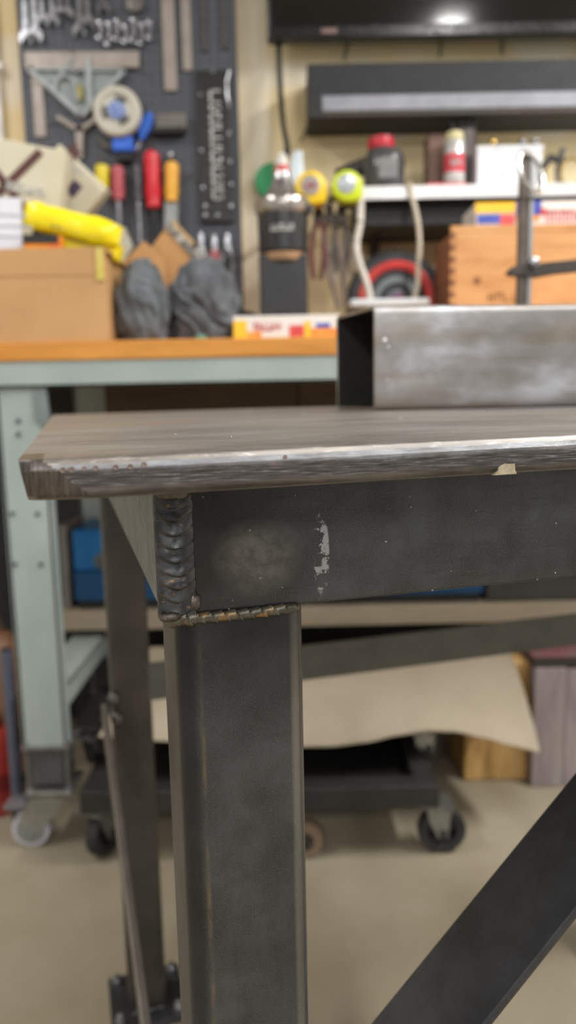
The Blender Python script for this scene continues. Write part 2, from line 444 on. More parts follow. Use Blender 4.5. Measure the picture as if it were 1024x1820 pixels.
def plate():
    mb = MB(); t = TH
    prof = []                              # front edge, from the top face round to the underside: (v, w)
    prof.append((.30, t)); prof.append((-OV + .03, t)); prof.append((-OV + .006, t))
    for v_, w_ in ((.0034, 0), (.0027, -.00012), (.0022, -.0004), (.0017, -.0010), (.0011, -.0019), (.0005, -.0028), (.0002, -.0034)): prof.append((-OV + v_, t + w_))
    for k in range(1, 9): prof.append((-OV, t - .0036 - (t - .0036 - .0030) * (k - 1) / 8.5))
    for k in range(0, 7):
        a = math.radians(15 * k); prof.append((-OV + .003 * (1 - math.cos(a)), .003 - .003 * math.sin(a)))
    prof.append((.1, 0)); prof.append((TD - .002, 0)); prof.append((TD, .002)); prof.append((TD, t - .002)); prof.append((TD - .002, t))
    us = [-BL + .0006 * k for k in range(60)] + [-BL + .036 + .0012 * k for k in range(330)]
    us = us + [u for u in [us[-1] + .05 * k for k in range(1, 40)] if u < TL - BL] + [TL - BL]
    rings = []
    for u in us:
        r = []
        for v, w in prof:
            vv, ww = v, w
            if v < -OV + .008:
                rid = noise.noise(Vector((u * 38, w * 1500, 1.3))) * .00007 * (1 if .003 < w < t - .003 else .35)
                rid += noise.noise(Vector((u * 120, w * 1100, 5.1))) * .00004
                chip = noise.noise(Vector((u * 90, 3.3, .2)))
                if w > t - .004 and chip > .25: ww -= .0006 * (chip - .25)
                vv -= rid
            # ground-off corner: one facet leaning in towards the underside, one smaller facet beside it
            du, dv = u + BL, vv + OV
            dn = 1 - ww / t
            if v < -OV + .008:
                lim = .0065 + .0145 * dn
                if du < lim: vv += (lim - du) * (.10 + .12 * dn)
                if du < .0035: vv += (.0035 - du) * .5
            du += .0020 * dn * max(0, 1 - du / .012)
            r.append(Vector((du - BL, vv, ZU + ww + .0065 * (min(u, .2) - .075))))
        rings.append(r)
    mb.loft(rings)
    return mb
po = plate().build('table_top', m_plate(), table, smooth=True)
po.data.materials.append(m_ground())
for f in po.data.polygons:
    c = f.center
    du, dv, ww = c.x + BL, c.y + OV, c.z - ZU
    if c.y < -OV + .02 and ww < TH - .0002:
        lim = .0065 + .0145 * (1 - ww / TH)
        lim += noise.noise(Vector((0, c.z * 300, 2))) * .0012
        if du < lim and ww > .0004: f.material_index = 1
def tube_z(u0, u1, v0, v1, z0, z1, r, seg=6, wall=.005):
    mb = MB(); o = rrect((u1 - u0) / 2, (v1 - v0) / 2, r, seg, (u0 + u1) / 2, (v0 + v1) / 2)
    mb.loft([[Vector((x, y, z)) for x, y in o] for z in (z0, z1)]); return mb
SQ = .0508
LB = .667                                   # front face of the rear legs
for u0, v0 in ((0, 0), (0, LB), (TL - BL - .10, 0), (TL - BL - .10, LB)):
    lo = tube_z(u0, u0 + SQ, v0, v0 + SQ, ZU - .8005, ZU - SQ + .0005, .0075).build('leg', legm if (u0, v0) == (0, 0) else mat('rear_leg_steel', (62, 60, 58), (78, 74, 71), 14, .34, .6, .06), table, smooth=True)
    fp = MB().box((u0 + .0254 - .0508, v0 + .0254 - .0508, ZU - .8095), (u0 + .0254 + .0508, v0 + .0254 + .0508, ZU - .8000), .0015).build('foot_plate', blk, table)
    bolt_m = mat('zinc_bolt', (176, 176, 182), (150, 150, 156), 60, .3, .9)
    for a in (-1, 1):
        for b in (-1, 1):
            cx, cy = u0 + .0254 + a * .039, v0 + .0254 + b * .037
            MB().lathe([(.0075, 0), (.0075, .006), (.0042, .0062), (.0042, .013), (.003, .014)], (cx, cy, ZU - .8), 'Z', 6).build('bolt', bolt_m, fp)
    wz = ZU - .8 - SQ
    MB().tube([(u0 + .004, v0 - .002, ZU - .798), (u0 + .015, v0 - .0035, ZU - .797), (u0 + .03, v0 - .003, ZU - .797), (u0 + .047, v0 - .002, ZU - .798)], [.003, .0045, .004, .003], 8).build('weld', m_weld(), fp)
    cs = MB(); cs.box((u0 + .0254 - .045, v0 + .0254 - .04, ZU - .813), (u0 + .0254 + .045, v0 + .0254 + .04, ZU - .8092), .001)
    cs.lathe([(.024, 0), (.026, .01)], (u0 + .0254, v0 + .0254, ZU - .8225), 'Z', 20)
    for s in (-1, 1): cs.prism([(v0 - .004, ZU - .82), (v0 + .055, ZU - .82), (v0 + .034, .03), (v0 + .016, .03)], u0 + .0254 + s * .019 - .0015, u0 + .0254 + s * .019 + .0015, 'YZ')
    cast = cs.build('caster', mat('zinc_plate', (168, 168, 164), (148, 148, 144), 30, .35, .8), table)
    MB().lathe([(.012, -.015), (.0485, -.014), (.05, -.01), (.05, .01), (.0485, .014), (.012, .015)], (u0 + .0254, v0 + .0254, .05), 'X', 28).build('wheel', mat('black_rubber', (32, 32, 33), (42, 42, 43), 30, .6), cast, smooth=True)
def tube_x(v0, v1, z0, z1, u0, u1, r):
    o = rrect((v1 - v0) / 2, (z1 - z0) / 2, r, 5, (v0 + v1) / 2, (z0 + z1) / 2)
    return MB().loft([[Vector((u, y, z)) for y, z in o] for u in (u0, u1)])
def tube_y(u0, u1, z0, z1, v0, v1, r):
    o = rrect((u1 - u0) / 2, (z1 - z0) / 2, r, 5, (u0 + u1) / 2, (z0 + z1) / 2)
    return MB().loft([[Vector((x, v, z)) for x, z in o] for v in (v0, v1)])
tube_x(0, SQ, ZU - SQ, ZU, .003, TL - BL - .05, .0022).build('front_apron', apr, table, smooth=True)
side_m = mat('side_apron_steel', (108, 113, 118), (126, 131, 137), 40, .48, .4, .1)
tube_y(-.0056, SQ - .0056, ZU - SQ + .002, ZU - .0003, .0004, LB + SQ, .003).build('side_apron', side_m, table, smooth=True)
tube_x(LB, LB + SQ, ZU - SQ, ZU, .046, TL - BL - .05, .0025).build('rear_apron', apr, table, smooth=True)

def corner_weld():
    """stacked crescents of a vertical weld bead"""
    mb = MB(); nu, nw = 30, 150
    u0, u1, w0, w1 = -.0064, .0082, -.0005, -.0500
    rows = []
    for j in range(nw + 1):
        w = w0 + (w1 - w0) * j / nw
        row = []
        wid = 1 + .07 * noise.noise(Vector((w * 260, 1, 0))) + .05 * noise.noise(Vector((w * 600, 4, 0)))
        for i in range(nu + 1):
            s = -1 + 2 * i / nu
            dome = max(0, 1 - s * s) ** .6
            ph = (-w + .0040 * s * s + .0006 * noise.noise(Vector((s * 1.3, w * 110, 3)))) / (.0050)
            fr = ph - math.floor(ph)
            rip = (fr / .82 if fr < .82 else .5 + .5 * math.cos((fr - .82) / .18 * PI)) * (.00095 + .0004 * noise.noise(Vector((math.floor(ph) * 1.7, 0, 8)))) - .0003
            h = dome * (.0021 + rip) + .00018 * noise.noise(Vector((s * 3, w * 350, 7))) * dome
            if abs(s) > .98: h = -.0006
            u = (u0 + u1) / 2 + (u1 - u0) / 2 * s * (wid if s > 0 else 1)
            row.append(Vector((u, -.0002 - h, ZU + w)))
        rows.append(row)
    mb.loft(rows, cap=False, closed_ring=False)
    return mb
cw_ = corner_weld(); cwm = m_weld()
cwo = cw_.build('corner_weld', cwm, table, smooth=True)
for c, r, sc in (((.001, -.0018, ZU - .0035), .0045, (1.5, .7, .7)), ((.0072, -.0006, ZU - .0455), .0026, (1, .55, 1.3)), ((-.002, -.001, ZU - .0495), .0036, (1.3, .9, .6))):
    mb = MB().sphere(c, r, 14, sc)                # blobs at the bead's ends
    for v in mb.bm.verts: v.co += Vector((1, 0, 1)) * .0006 * noise.noise(v.co * 500)
    mb.build('weld_blob', mat('weld_toe_metal', (66, 62, 60), (112, 104, 98), 220, .3, .8, .3), table, smooth=True)
mb = MB()                                   # rope-like fillet under the apron
rings = []
N = 150
for i in range(N + 1):
    t = i / N; u = -.0022 + .050 * t
    rr = .0021 * (1 + .12 * noise.noise(Vector((u * 300, 2, 2)))) * min(1, .45 + 6 * t, .5 + 6 * (1 - t)) * (1.25 if t < .2 else 1)
    ring = []
    for k in range(14):
        a = 2 * PI * k / 14
        ph = (u / .0048 + .32 * math.sin(a)) ; fr = ph - math.floor(ph)
        q = rr * (.86 + .3 * fr ** 1.5)
        ring.append(Vector((u, -.0004 - q * .95 * math.cos(a), ZU - SQ - .0004 - .0006 * math.sin(t * 3) + q * math.sin(a))))
    rings.append(ring)
mb.loft(rings).build('leg_weld', m_weld2(), table, smooth=True)
mb = MB(); mb.sphere((-.0005, .0005, ZU - SQ - .0006), .0036, 14, (1.25, .9, .85))
for v in mb.bm.verts: v.co += v.normal * .0008 * noise.noise(v.co * 420)
mb.build('weld_blob', m_weld2(), table, smooth=True)
mb = MB(); rnd = random.Random(3)           # crust of spatter along the plate's underside
for k in range(110):
    t = rnd.random() ** .8; u = .012 + .078 * t
    mb.sphere((u, -.0006 - rnd.random() * .0016, ZU - .0006 - rnd.random() * .0016), .0007 + .0009 * rnd.random(), 6, (1.5, 1, .8))
o = mb.build('weld_spatter', mat('spatter_crust', (44, 40, 34), (120, 110, 86), 420, .6, .3, .3, lo=.5, hi=.66), table, smooth=True); o['kind'] = 'stuff'
mb = MB(); rnd = random.Random(5)           # beads of spatter stuck on plate and apron
for k in range(46):
    if k < 22: c = (rnd.uniform(0, .5), -OV + rnd.uniform(.004, .25), ZU + TH)
    else: c = (rnd.uniform(.01, .22), -.0001, ZU - rnd.uniform(.004, .05))
    mb.sphere(c, rnd.uniform(.0002, .0005), 6)
o = mb.build('spatter_beads', mat('spatter_bead', (186, 184, 180), (150, 140, 130), 300, .3, .9), table, smooth=True); o['kind'] = 'stuff'
for px, py, r in ((712, 745, .0022), (540, 735, .0025), (445, 733, .0025)):
    d = ray(px, py); k = (ZU + TH - H) / d.z; q = Matrix.Rotation(-YAW, 3, 'Z') @ (d * k + Vector((0, 0, H)) - Vector((OX, OY, 0)))
    MB().sphere((q.x, min(q.y, TD - .01), ZU + TH), r, 10, (1.4, 1, .5)).build('spatter_bead', mat('bright_bead', (225, 225, 228), None, 100, .3, .6), table, smooth=True)
mb = MB()                                   # small rust rings on the bevelled corner of the plate
for px, py in ((112, 836), (128, 838), (170, 834), (206, 836), (232, 833), (256, 826), (507, 812), (150, 832)):
    d = ray(px, py); e2 = Vector((-math.sin(YAW), math.cos(YAW), 0)); e1 = Vector((math.cos(YAW), math.sin(YAW), 0)); O3 = Vector((OX, OY, ZU - H))
    q = d * ((O3.dot(e2) - OV + .0005) / d.dot(e2)) - O3; u, w_ = q.dot(e1), q.z - .0065 * (q.dot(e1) - .075)
    zz = min(max(w_, TH - .0034), TH - .0008); v_ = -OV + .0002 + max(0, zz - (TH - .0034)) * .55
    rr_ = .00075 if px % 3 else .0005
    mb.tube([(u + rr_ * math.cos(k * PI / 6), v_ - .00015 + rr_ * .3 * math.sin(k * PI / 6), ZU + zz + .0065 * (u - .075) + rr_ * math.sin(k * PI / 6)) for k in range(12)], .00022, 5, True)
o = mb.build('rust_rings', mat('rust_ring', (132, 104, 88), (116, 94, 80), 300, .6, .1), table, smooth=True); o['kind'] = 'stuff'
# a chip of bare metal on the lower edge of the plate, right
mb = MB(); d = ray(900, 834)
e1 = Vector((math.cos(YAW), math.sin(YAW), 0)); e2 = Vector((-math.sin(YAW), math.cos(YAW), 0)); O3 = Vector((OX, OY, ZU - H))
k = (O3.dot(e2) - OV) / d.dot(e2); q = d * k - O3; uc = q.dot(e1)
pts = [(-.0052, .0002), (-.0036, .0016), (-.0034, .0030), (-.0008, .0042), (.0012, .0040), (.0032, .0040), (.0035, .0016), (.0042, .0003)]
mb.prism([(uc + a * 1.0, ZU + b) for a, b in pts], -OV - .0004, -OV + .0015, 'XZ').build('edge_chip', mat('torn_scale', (150, 140, 118), (176, 166, 140), 300, .6, .2, .3), table)
# braces and lower rails: flat bar
mb = MB(); a = Vector((.0, 0, -.322)); sl = .997
L0, L1 = -.28, .235
dirn = Vector((1, 0, 1)).normalized(); nrm = Vector((-1, 0, 1)).normalized()
p0 = Vector((.1402, .001, ZU - .2608)) - dirn * .142; p1 = Vector((.1402, .001, ZU - .2608)) + dirn * .283
tk = .0050
mb.loft([[p + nrm * n_ + Vector((0, v_, 0)) for n_, v_ in rrect(tk / 2, .0254, .0008, 3, tk / 2, .0255)] for p in (p0, p1)])
mb.build('diagonal_brace', mat('brace_scale', (42, 43, 46), (54, 55, 59), 60, .48, .3, .12), table, smooth=True)
rail_m = mat('rail_steel', (84, 85, 82), (98, 98, 95), 20, .5, .4, .1)
MB().box((.046, LB + .001, ZU - .356), (TL - BL - .05, LB + .006, ZU - .306), .001).build('rear_rail', rail_m, table)
A_ = Vector((-.0095, .668, ZU - .352)); B_ = Vector((-.001, .30, ZU - .480))
dd = (B_ - A_); C_ = A_ + dd * 1.55
MB().loft([[p + Vector((x, 0, z)) for x, z in rrect(.0036, .019, .001, 2, 0, -.019)] for p in (A_, C_)]).build('side_brace', mat('side_brace_steel', (96, 91, 86), (112, 106, 100), 30, .45, .45, .1), table)
for v_, z_ in ((.660, .345), (.655, .372)):
    MB().sphere((-.002 + (.668 - v_) * .5, LB - .004, ZU - z_), .0075, 12, (1, .7, 1.2)).build('weld', mat('weld_spot_metal', (112, 108, 106), None, 90, .35, .7), table, smooth=True)

# ------------------------------------------------------------------ the square tube lying on the table
def steel_tube():
    a = math.radians(6.0); s = .1016; zt = ZU + TH
    p = at(667, 731, .745); base = Vector((p.x, p.y, zt + .0009))
    t = thing('square_steel_tube', 'bare square steel tube lying across the table plate', 'steel tube', base, a)
    out = rrect(s / 2, s / 2, .0075, 6, s / 2, s / 2); inn = rrect(s / 2 - .0034, s / 2 - .0034, .0045, 6, s / 2, s / 2)
    mb = MB(); bm = mb.bm
    skew = -.20                                     # the sawn end is not quite square
    def ring(o, x): return [bm.verts.new((x + skew * y if x < .2 else x, y, z)) for y, z in o]
    o0, o1, i0, i1 = ring(out, 0), ring(out, .95), ring(inn, 0), ring(inn, .95)
    n = len(out)
    for k in range(n):
        j = (k + 1) % n
        bm.faces.new((o0[k], o0[j], o1[j], o1[k])); bm.faces.new((i0[j], i0[k], i1[k], i1[j]))
        bm.faces.new((o0[j], o0[k], i0[k], i0[j])); bm.faces.new((o1[k], o1[j], i1[j], i1[k]))
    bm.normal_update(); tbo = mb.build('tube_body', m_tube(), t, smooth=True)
    tbo.data.materials.append(mat('bore_scale', (24, 23, 23), (32, 31, 30), 30, .7, .1))
    hs = s / 2
    for f in tbo.data.polygons:
        c = f.center
        if max(abs(c.y - hs), abs(c.z - hs)) < hs - .0028 and abs(f.normal.x) < .5: f.material_index = 1
    for x, z, r in ((.0095, .068, .0022), (.013, .062, .0012), (.012, .03, .001)): MB().sphere((x, 0, z), r, 8, (1, .3, 1)).build('spatter_bead', mat('bright_bead', (225, 225, 228), None, 100, .3, .6), t, smooth=True)
    MB().box((.004, s - .012, .0034), (.9, s - .0068, .0046)).build('weld_seam', mat('seam_steel', (40, 38, 36), None, 50, .5, .4), t)
steel_tube()

# ------------------------------------------------------------------ the bar clamp behind the tube
def bar_clamp():
    Yc = 1.150; p = at(932, 540, Yc)
    zb = ZU + TH; top = at(930, 274, Yc).z
    t = thing('bar_clamp', 'grey bar clamp standing upright behind the steel tube', 'clamp', (p.x, Yc, zb), .0)
    dark = mat('clamp_bar_steel', (84, 76, 70), (104, 96, 88), 40, .42, .7, .1)
    h = top - zb
    mb = MB(); mb.box((-.011, 0, 0), (.004, .009, h), .0012); mb.build('bar', dark, t)
    mb = MB(); mb.box((.0042, .0005, 0), (.0105, .0085, h - .002), .0008); mb.build('bar_edge', mat('clamp_edge_steel', (168, 168, 170), (150, 150, 152), 40, .35, .8), t)
    z0 = at(940, 487, Yc).z - zb
    mb = MB(); zz = at(940, 476, Yc).z - zb
    mb.prism([(-.026, zz - .006), (-.020, zz - .010), (.02, zz - .013), (.045, zz - .009), (.20, zz + .004), (.20, zz + .020), (.05, zz + .008), (-.012, zz + .003), (-.02, zz + .001)], -.006, .015, 'XZ')
    arm = mb.build('sliding_arm', mat('clamp_arm_iron', (66, 60, 56), (80, 74, 70), 40, .5, .5, .2), t)
    MB().lathe([(.0045, -.002), (.0075, -.001), (.0075, .006), (.0045, .008)], (.0095, -.006, zz + .006), 'Y', 16).build('rivet', mat('zinc_bolt', (176, 176, 182), (150, 150, 156), 60, .3, .9), arm, smooth=True)
    sp = MB().cyl((.185, .004, .006), (.185, .004, zz + .06), .006, seg=14).build('spindle', mat('clamp_edge_steel', (168, 168, 170)), t, smooth=True)
    MB().lathe([(.012, 0), (.013, .003), (.008, .008)], (.185, .004, 0), 'Z', 20).build('swivel_pad', dark, sp, smooth=True)
    MB().lathe([(.010, 0), (.014, .01), (.014, .08), (.009, .09)], (.185, .004, zz + .05), 'Z', 18).build('handle', mat('clamp_handle_wood', (150, 92, 50), (170, 110, 66), 20, .4), sp, smooth=True)
    MB().box((-.013, -.005, 0), (.06, .014, .018), .003).build('fixed_jaw', dark, t)
    c = at(944, 306, Yc - .012) - Vector((p.x, Yc, zb))
    pts = []
    for k in range(40):
        a = 2 * PI * k / 40; x, z = .0200 * math.cos(a), .0290 * math.sin(a)
        r = math.radians(24); pts.append((c.x + x * math.cos(r) - z * math.sin(r), c.y + .016 * math.cos(a), c.z + x * math.sin(r) + z * math.cos(r)))
    MB().tube(pts, .0036, 10, True).build('hanging_ring', mat('chrome', (226, 226, 224), (210, 210, 208), 30, .16, .95), t, smooth=True)
bar_clamp()

# ------------------------------------------------------------------ the workbench
green = mat('bench_green_paint', (148, 160, 158), (160, 171, 168), 7, .45, 0, .06)
BX0, BX1, YBB = -1.15, 1.75, 2.13
BT = at(300, 603, YB).z; BU = at(300, 637, YB).z; BA = at(300, 683, YB).z
bench = thing('workbench', 'wooden topped green steel workbench on casters along the wall', 'workbench', (.3, 1.8, 0))
def bl(x, y, z): return (x - .3, y - 1.8, z)
bench_wood = m_wood('bench_wood', (178, 112, 40), (200, 134, 52), (216, 152, 68), (1.2, 9, 9), 4, .5)
MB().box(bl(BX0, YB, BU), bl(BX1, YBB, BT), .003).build('bench_top', bench_wood, bench)
mb = MB(); mb.box(bl(BX0 + .01, YB + .004, BA), bl(BX1 - .01, YB + .010, BU - .0005)); mb.box(bl(BX0 + .01, YB + .004, BA), bl(BX1 - .01, YB + .05, BA + .004)); mb.build('front_skirt', green, bench)
for x in (BX0 + .012, BX1 - .02): MB().box(bl(x, YB + .05, BA), bl(x + .006, YBB - .01, BU - .0005)).build('side_skirt', green, bench)
shelfz1 = at(150, 1087, 1.83).z; shelfz0 = at(150, 1121, 1.83).z
lx0, lx1 = -.567, -.474
for k, (x0, x1) in enumerate(((lx0, lx1), (1.42, 1.51))):
    zl = .233
    for y0, nm in ((YB + .012, 'front_leg'), (2.03, 'rear_leg')):
        mb = MB(); mb.box(bl(x0, y0, zl), bl(x1, y0 + .006, BA + .012), .0015); mb.box(bl(x0, y0, zl), bl(x0 + .006, y0 + .03, BA + .012)); mb.box(bl(x1 - .006, y0, zl), bl(x1, y0 + .03, BA + .012))
        leg = mb.build(nm, green, bench)
        if nm == 'front_leg':
            for px, py in ((33, 748), (33, 772), (22, 913), (67, 913), (27, 1003), (73, 1003)):
                q = at(px, py, y0)
                if k == 0: MB().lathe([(.0045, 0), (.0045, .002)], bl(q.x, y0 - .0012, q.z), 'Y', 12).build('bolt_hole', mat('dark_hole', (58, 62, 62), None, 50, .6), leg)
            g = MB(); q0, q1, q2 = at(72, 690, y0), at(104, 742, y0), at(60, 690, y0)
            if k == 0:
                g.prism([(x1 - .02 - .3, BA + .01), (x1 + .005 - .3, BA + .01), (x1 + .012 - .3, at(100, 745, y0).z), (x1 - .3, at(95, 765, y0).z), (x1 - .02 - .3, at(80, 745, y0).z)], y0 - .004 - 1.8, y0 - 1.8, 'XZ').build('gusset', mat('gusset_green', (122, 132, 130), None, 10, .5), leg)
        # riser block under the leg: dark core held between a plate and corner bolts, then a caster
        rs = MB().box(bl(x0 + .012, y0 + .002, .147), bl(x1 - .012, y0 + .082, zl - .004)).build('riser_block', mat('dark_riser_block', (62, 62, 62), (74, 74, 74), 30, .6), bench)
        pl = MB().box(bl(x0 - .004, y0 - .004, zl - .006), bl(x1 + .006, y0 + .09, zl), .001).build('clamp_plate', mat('dull_zinc', (138, 138, 136), (120, 120, 118), 40, .4, .7), bench)
        for sx in (x0 + .005, x1 - .004):
            MB().cyl(bl(sx, y0 + .004, .125), bl(sx, y0 + .004, zl + .004), .0042, seg=10).build('threaded_rod', mat('dull_zinc', (138, 138, 136)), pl, smooth=True)
            for zz in (zl + .001, .132): MB().lathe([(.0085, 0), (.0085, .008)], bl(sx, y0 + .004, zz), 'Z', 6).build('nut', mat('zinc_bolt', (176, 176, 182)), pl)
        cx, cy = (x0 + x1) / 2 - .046, y0 + .02
        if nm == 'rear_leg': cx += .04
        cs = MB(); cs.box(bl(x0 + .004, y0 - .012, .128), bl(x1 + .006, y0 + .085, .136), .002)
        cs.lathe([(.034, 0), (.037, .01), (.03, .016)], bl((x0 + x1) / 2, y0 + .035, .112), 'Z', 24)
        for yy in (cy - .021, cy + .019): cs.prism([(cx + .005 - .3, .118), (cx + .082 - .3, .118), (cx + .055 - .3, .075), (cx + .016 - .3, .036), (cx - .016 - .3, .036), (cx - .02 - .3, .07)], yy - 1.8, yy + .0025 - 1.8, 'XZ')
        zp = mat('zinc_plate', (168, 168, 164), (148, 148, 144), 30, .35, .8)
        ca = cs.build('caster', zp, bench)
        MB().lathe([(.022, -.016), (.0395, -.015), (.042, -.011), (.042, .011), (.0395, .015), (.022, .016)], bl(cx, cy, .042), 'Y', 32).build('wheel', mat('pale_grey_tyre', (186, 184, 192), (170, 168, 178), 30, .45), ca, smooth=True)
        MB().lathe([(.006, -.024), (.010, -.0235), (.010, -.018), (.030, -.0175), (.030, .0175), (.010, .018), (.010, .0235)], bl(cx, cy, .042), 'Y', 24).build('hub', mat('hub_grey', (140, 146, 144), (124, 130, 128), 30, .4, .4), ca, smooth=True)
        MB().prism([(cx - .045 - .3, .095), (cx + .0 - .3, .104), (cx + .0 - .3, .114), (cx - .04 - .3, .108), (cx - .05 - .3, .104)], cy - .03 - 1.8, cy + .01 - 1.8, 'XZ').build('brake_lever', mat('lever_grey', (150, 150, 158), None, 40, .35, .6), ca)
    # side rail from front to rear leg, channel section
    z1 = at(114, 1222, YB + .03).z
    mb = MB(); mb.box(bl(x0 + .01, YB + .02, z1 - .004), bl(x1 - .001, 2.03, z1)); mb.box(bl(x1 - .006, YB + .02, z1 - .045), bl(x1 - .001, 2.03, z1)); mb.build('side_rail', mat('rail_green', (164, 174, 170), (150, 160, 156), 12, .45), bench)
lz = shelfz0
MB().box(bl(BX0 + .03, 2.105, .03), bl(BX1 - .03, 2.115, BU - .001)).build('back_panel', mat('back_panel_black', (30, 30, 32), (38, 38, 40), 6, .7), bench)
mb = MB().box(bl(-.62, 1.83, lz - .0), bl(1.52, 2.1, shelfz1), .002); mb.build('lower_shelf', m_wood('shelf_plank', (142, 130, 112), (156, 144, 126), (168, 156, 138), (1.2, 9, 9), 3, .6), bench)
for x in (-.60, 1.46): MB().box(bl(x, 1.90, z1 - .003), bl(x + .05, 1.96, lz)).build('shelf_block', mat('dark_wood_block', (70, 58, 46), None, 20, .6), bench)

# ------------------------------------------------------------------ pegboard and the tools hanging on it
X0, X1, _, _ = rect(41, 100, 422, 300, YP)
peg = thing('pegboard', 'charcoal perforated pegboard full of hanging hand tools', 'pegboard', ((X0 + X1) / 2, YP, BT + .02))
hw = (X1 - X0) / 2; ph = 2.25 - BT
MB().box((-hw, 0, 0), (hw, .006, ph), .001).build('board', m_peg(), peg)
for s in (-1, 1): MB().box((s * (hw - .02) - .018, .006, .01), (s * (hw - .02) + .018, YW - YP - .0008, ph - .01)).build('furring_strip', mat('pine_strip', (206, 176, 126), None, 10, .6), peg)
MB().box((hw - .003, -.004, 0), (hw + .003, .008, ph)).build('edge_trim', mat('pegboard_trim', (84, 88, 94), None, 20, .5), peg)
hook_m = mat('hook_wire', (170, 170, 176), None, 40, .25, .9)
for px, py in ((130, 98), (60, 128), (145, 212), (305, 300), (258, 135), (94, 225), (340, 318), (210, 300), (183, 290), (243, 288), (270, 268), (300, 4), (330, 4)):
    q = at(px, py, YP); L = Vector((q.x, YP, q.z)) - peg.location
    MB().tube([(L.x, .0, L.z + .008), (L.x, -.012, L.z + .006), (L.x, -.024, L.z + .001), (L.x, -.028, L.z + .008)], .0022, 6).build('peg_hook', hook_m, peg, smooth=True)

chrome = mat('tool_chrome', (170, 170, 174), (120, 120, 126), 60, .24, .95)
ruler_m = mat('ruler_steel', (150, 140, 132), (166, 157, 150), 20, .45, .35)
YT = YP - .012

def wrench(x0, y0, x1, y1, wpx, label):
    """combination spanner from its upper end to its lower open jaw"""
    a, b = at(x0, y0, YT), at(x1, y1, YT); d = b - a; L = d.length; wd = wpx * 1.62e-3 * .5
    ang = math.atan2(d.x, -d.z)
    o = MB()
    sh = [(-wd * .75, 0), (-wd * .62, -L * .5), (-wd * .7, -L + wd * 4), (-wd * 1.9, -L + wd * 2.2), (-wd * 2.0, -L + wd * .6), (-wd * 1.1, -L), (-wd * .75, -L + wd * 1.7), (wd * .6, -L + wd * 1.7), (wd * 1.2, -L), (wd * 2.0, -L + wd * .6), (wd * 1.9, -L + wd * 2.2), (wd * .7, -L + wd * 4), (wd * .62, -L * .5), (wd * .75, 0)]
    o.prism(sh, -.004, .003, 'XZ')
    t = thing('wrench', label, 'wrench', a, group='wrenches on the pegboard', rot=(0, -ang, 0))
    o.build('shaft', chrome, t)
    MB().lathe([(wd * 1.1, -.006), (wd * 2, -.005), (wd * 2, .005), (wd * 1.1, .006)], (0, 0, wd * 1.2), 'Y', 18).build('ring_end', chrome, t, smooth=True)
wl = [((38, -110), (47, 78), 11), ((52, -120), (64, 76), 12), ((68, -110), (76, 46), 10), ((84, -110), (95, 47), 11), ((100, -100), (108, 32), 9), ((114, -100), (122, 34), 9), ((140, -120), (142, 66), 11), ((148, -120), (158, 55), 12), ((172, -100), (186, 27), 11)]
wn = ['leftmost of the chrome wrenches in the top row', 'second chrome wrench from the left in the top row', 'third chrome wrench from the left in the top row', 'fourth chrome wrench from the left in the top row', 'fifth and short chrome wrench from the left in the top row', 'sixth and short chrome wrench from the left in the top row', 'bright chrome wrench seventh from the left in the top row', 'bright chrome wrench eighth from the left in the top row', 'rightmost chrome wrench of the top row, above the stubby wrenches']
for (a, b, wd), lb in zip(wl, wn): wrench(*a, *b, wd, lb)
ords = ['first', 'second', 'third', 'fourth', 'fifth', 'sixth', 'last']
for k in range(7):
    px = 178 + 14.6 * k; q = at(px, 54 + 7 * (k % 2), YT); L = .019 + .003 * ((k * 5) % 3)
    t = thing('stubby_wrench', f'{ords[k]} stubby chrome wrench from the left in the short row', 'wrench', q, group='stubby wrenches in a row', rot=(0, .1 + .05 * (k % 3), 0))
    MB().box((-.0045, -.003, -L * .8), (.0045, .004, L * .8), .0015).build('shaft', chrome, t)
    for s in (-1, 1): MB().lathe([(.003, -.005), (.0072, -.0045), (.0072, .005), (.003, .006)], (0, 0, s * L), 'Y', 14).build('ring_end', chrome, t, smooth=True)

# combination square: blade, protractor head with arch, rib, vial and lock nut
a, b = at(44, 106, YT), at(247, 106, YT)
sq = thing('combination_square', 'steel combination square with triangular cast head hanging on pegboard', 'square', (a + b) / 2, rot=(0, .012, 0))
hwid = (b.x - a.x) / 2
MB().box((-hwid, -.002, -.020), (hwid, .003, .019), .0006).build('blade', ruler_m, sq)
cast = mat('cast_grey_head', (150, 156, 158), (170, 176, 178), 30, .45, .25, .1)
def sp(px, py): q = at(px, py, YT) - sq.location; return (q.x, q.z)
mb = MB(); mb.prism([sp(52, 125), sp(222, 125), sp(147, 208)], .002, .008, 'XZ'); web = mb.build('head_web', mat('head_web_grey', (128, 138, 138), (144, 152, 152), 30, .5, .2), sq)
mb = MB()
for q0, q1, wd in (((52, 125), (147, 208), .011), ((222, 125), (147, 208), .011), ((52, 125), (222, 125), .006)):
    p0, p1 = Vector((sp(*q0)[0], 0, sp(*q0)[1])), Vector((sp(*q1)[0], 0, sp(*q1)[1])); d = (p1 - p0).normalized(); nr = Vector((d.z, 0, -d.x)) * wd * .5
    mb.prism([((p0 + nr).x, (p0 + nr).z), ((p1 + nr).x, (p1 + nr).z), ((p1 - nr).x, (p1 - nr).z), ((p0 - nr).x, (p0 - nr).z)], -.008, .006, 'XZ')
mb.build('head_rim', cast, sq)
MB().box((sp(146, 0)[0], -.010, sp(150, 190)[1]), (sp(156, 0)[0], .006, sp(150, 104)[1]), .002).build('head_rib', cast, sq)
pts = []
for k in range(13):
    aa = PI * (1 - k / 12); q = sp(117, 150); pts.append((q[0] + .026 * math.cos(aa), -.004, q[1] + .022 * math.sin(aa) - .004))
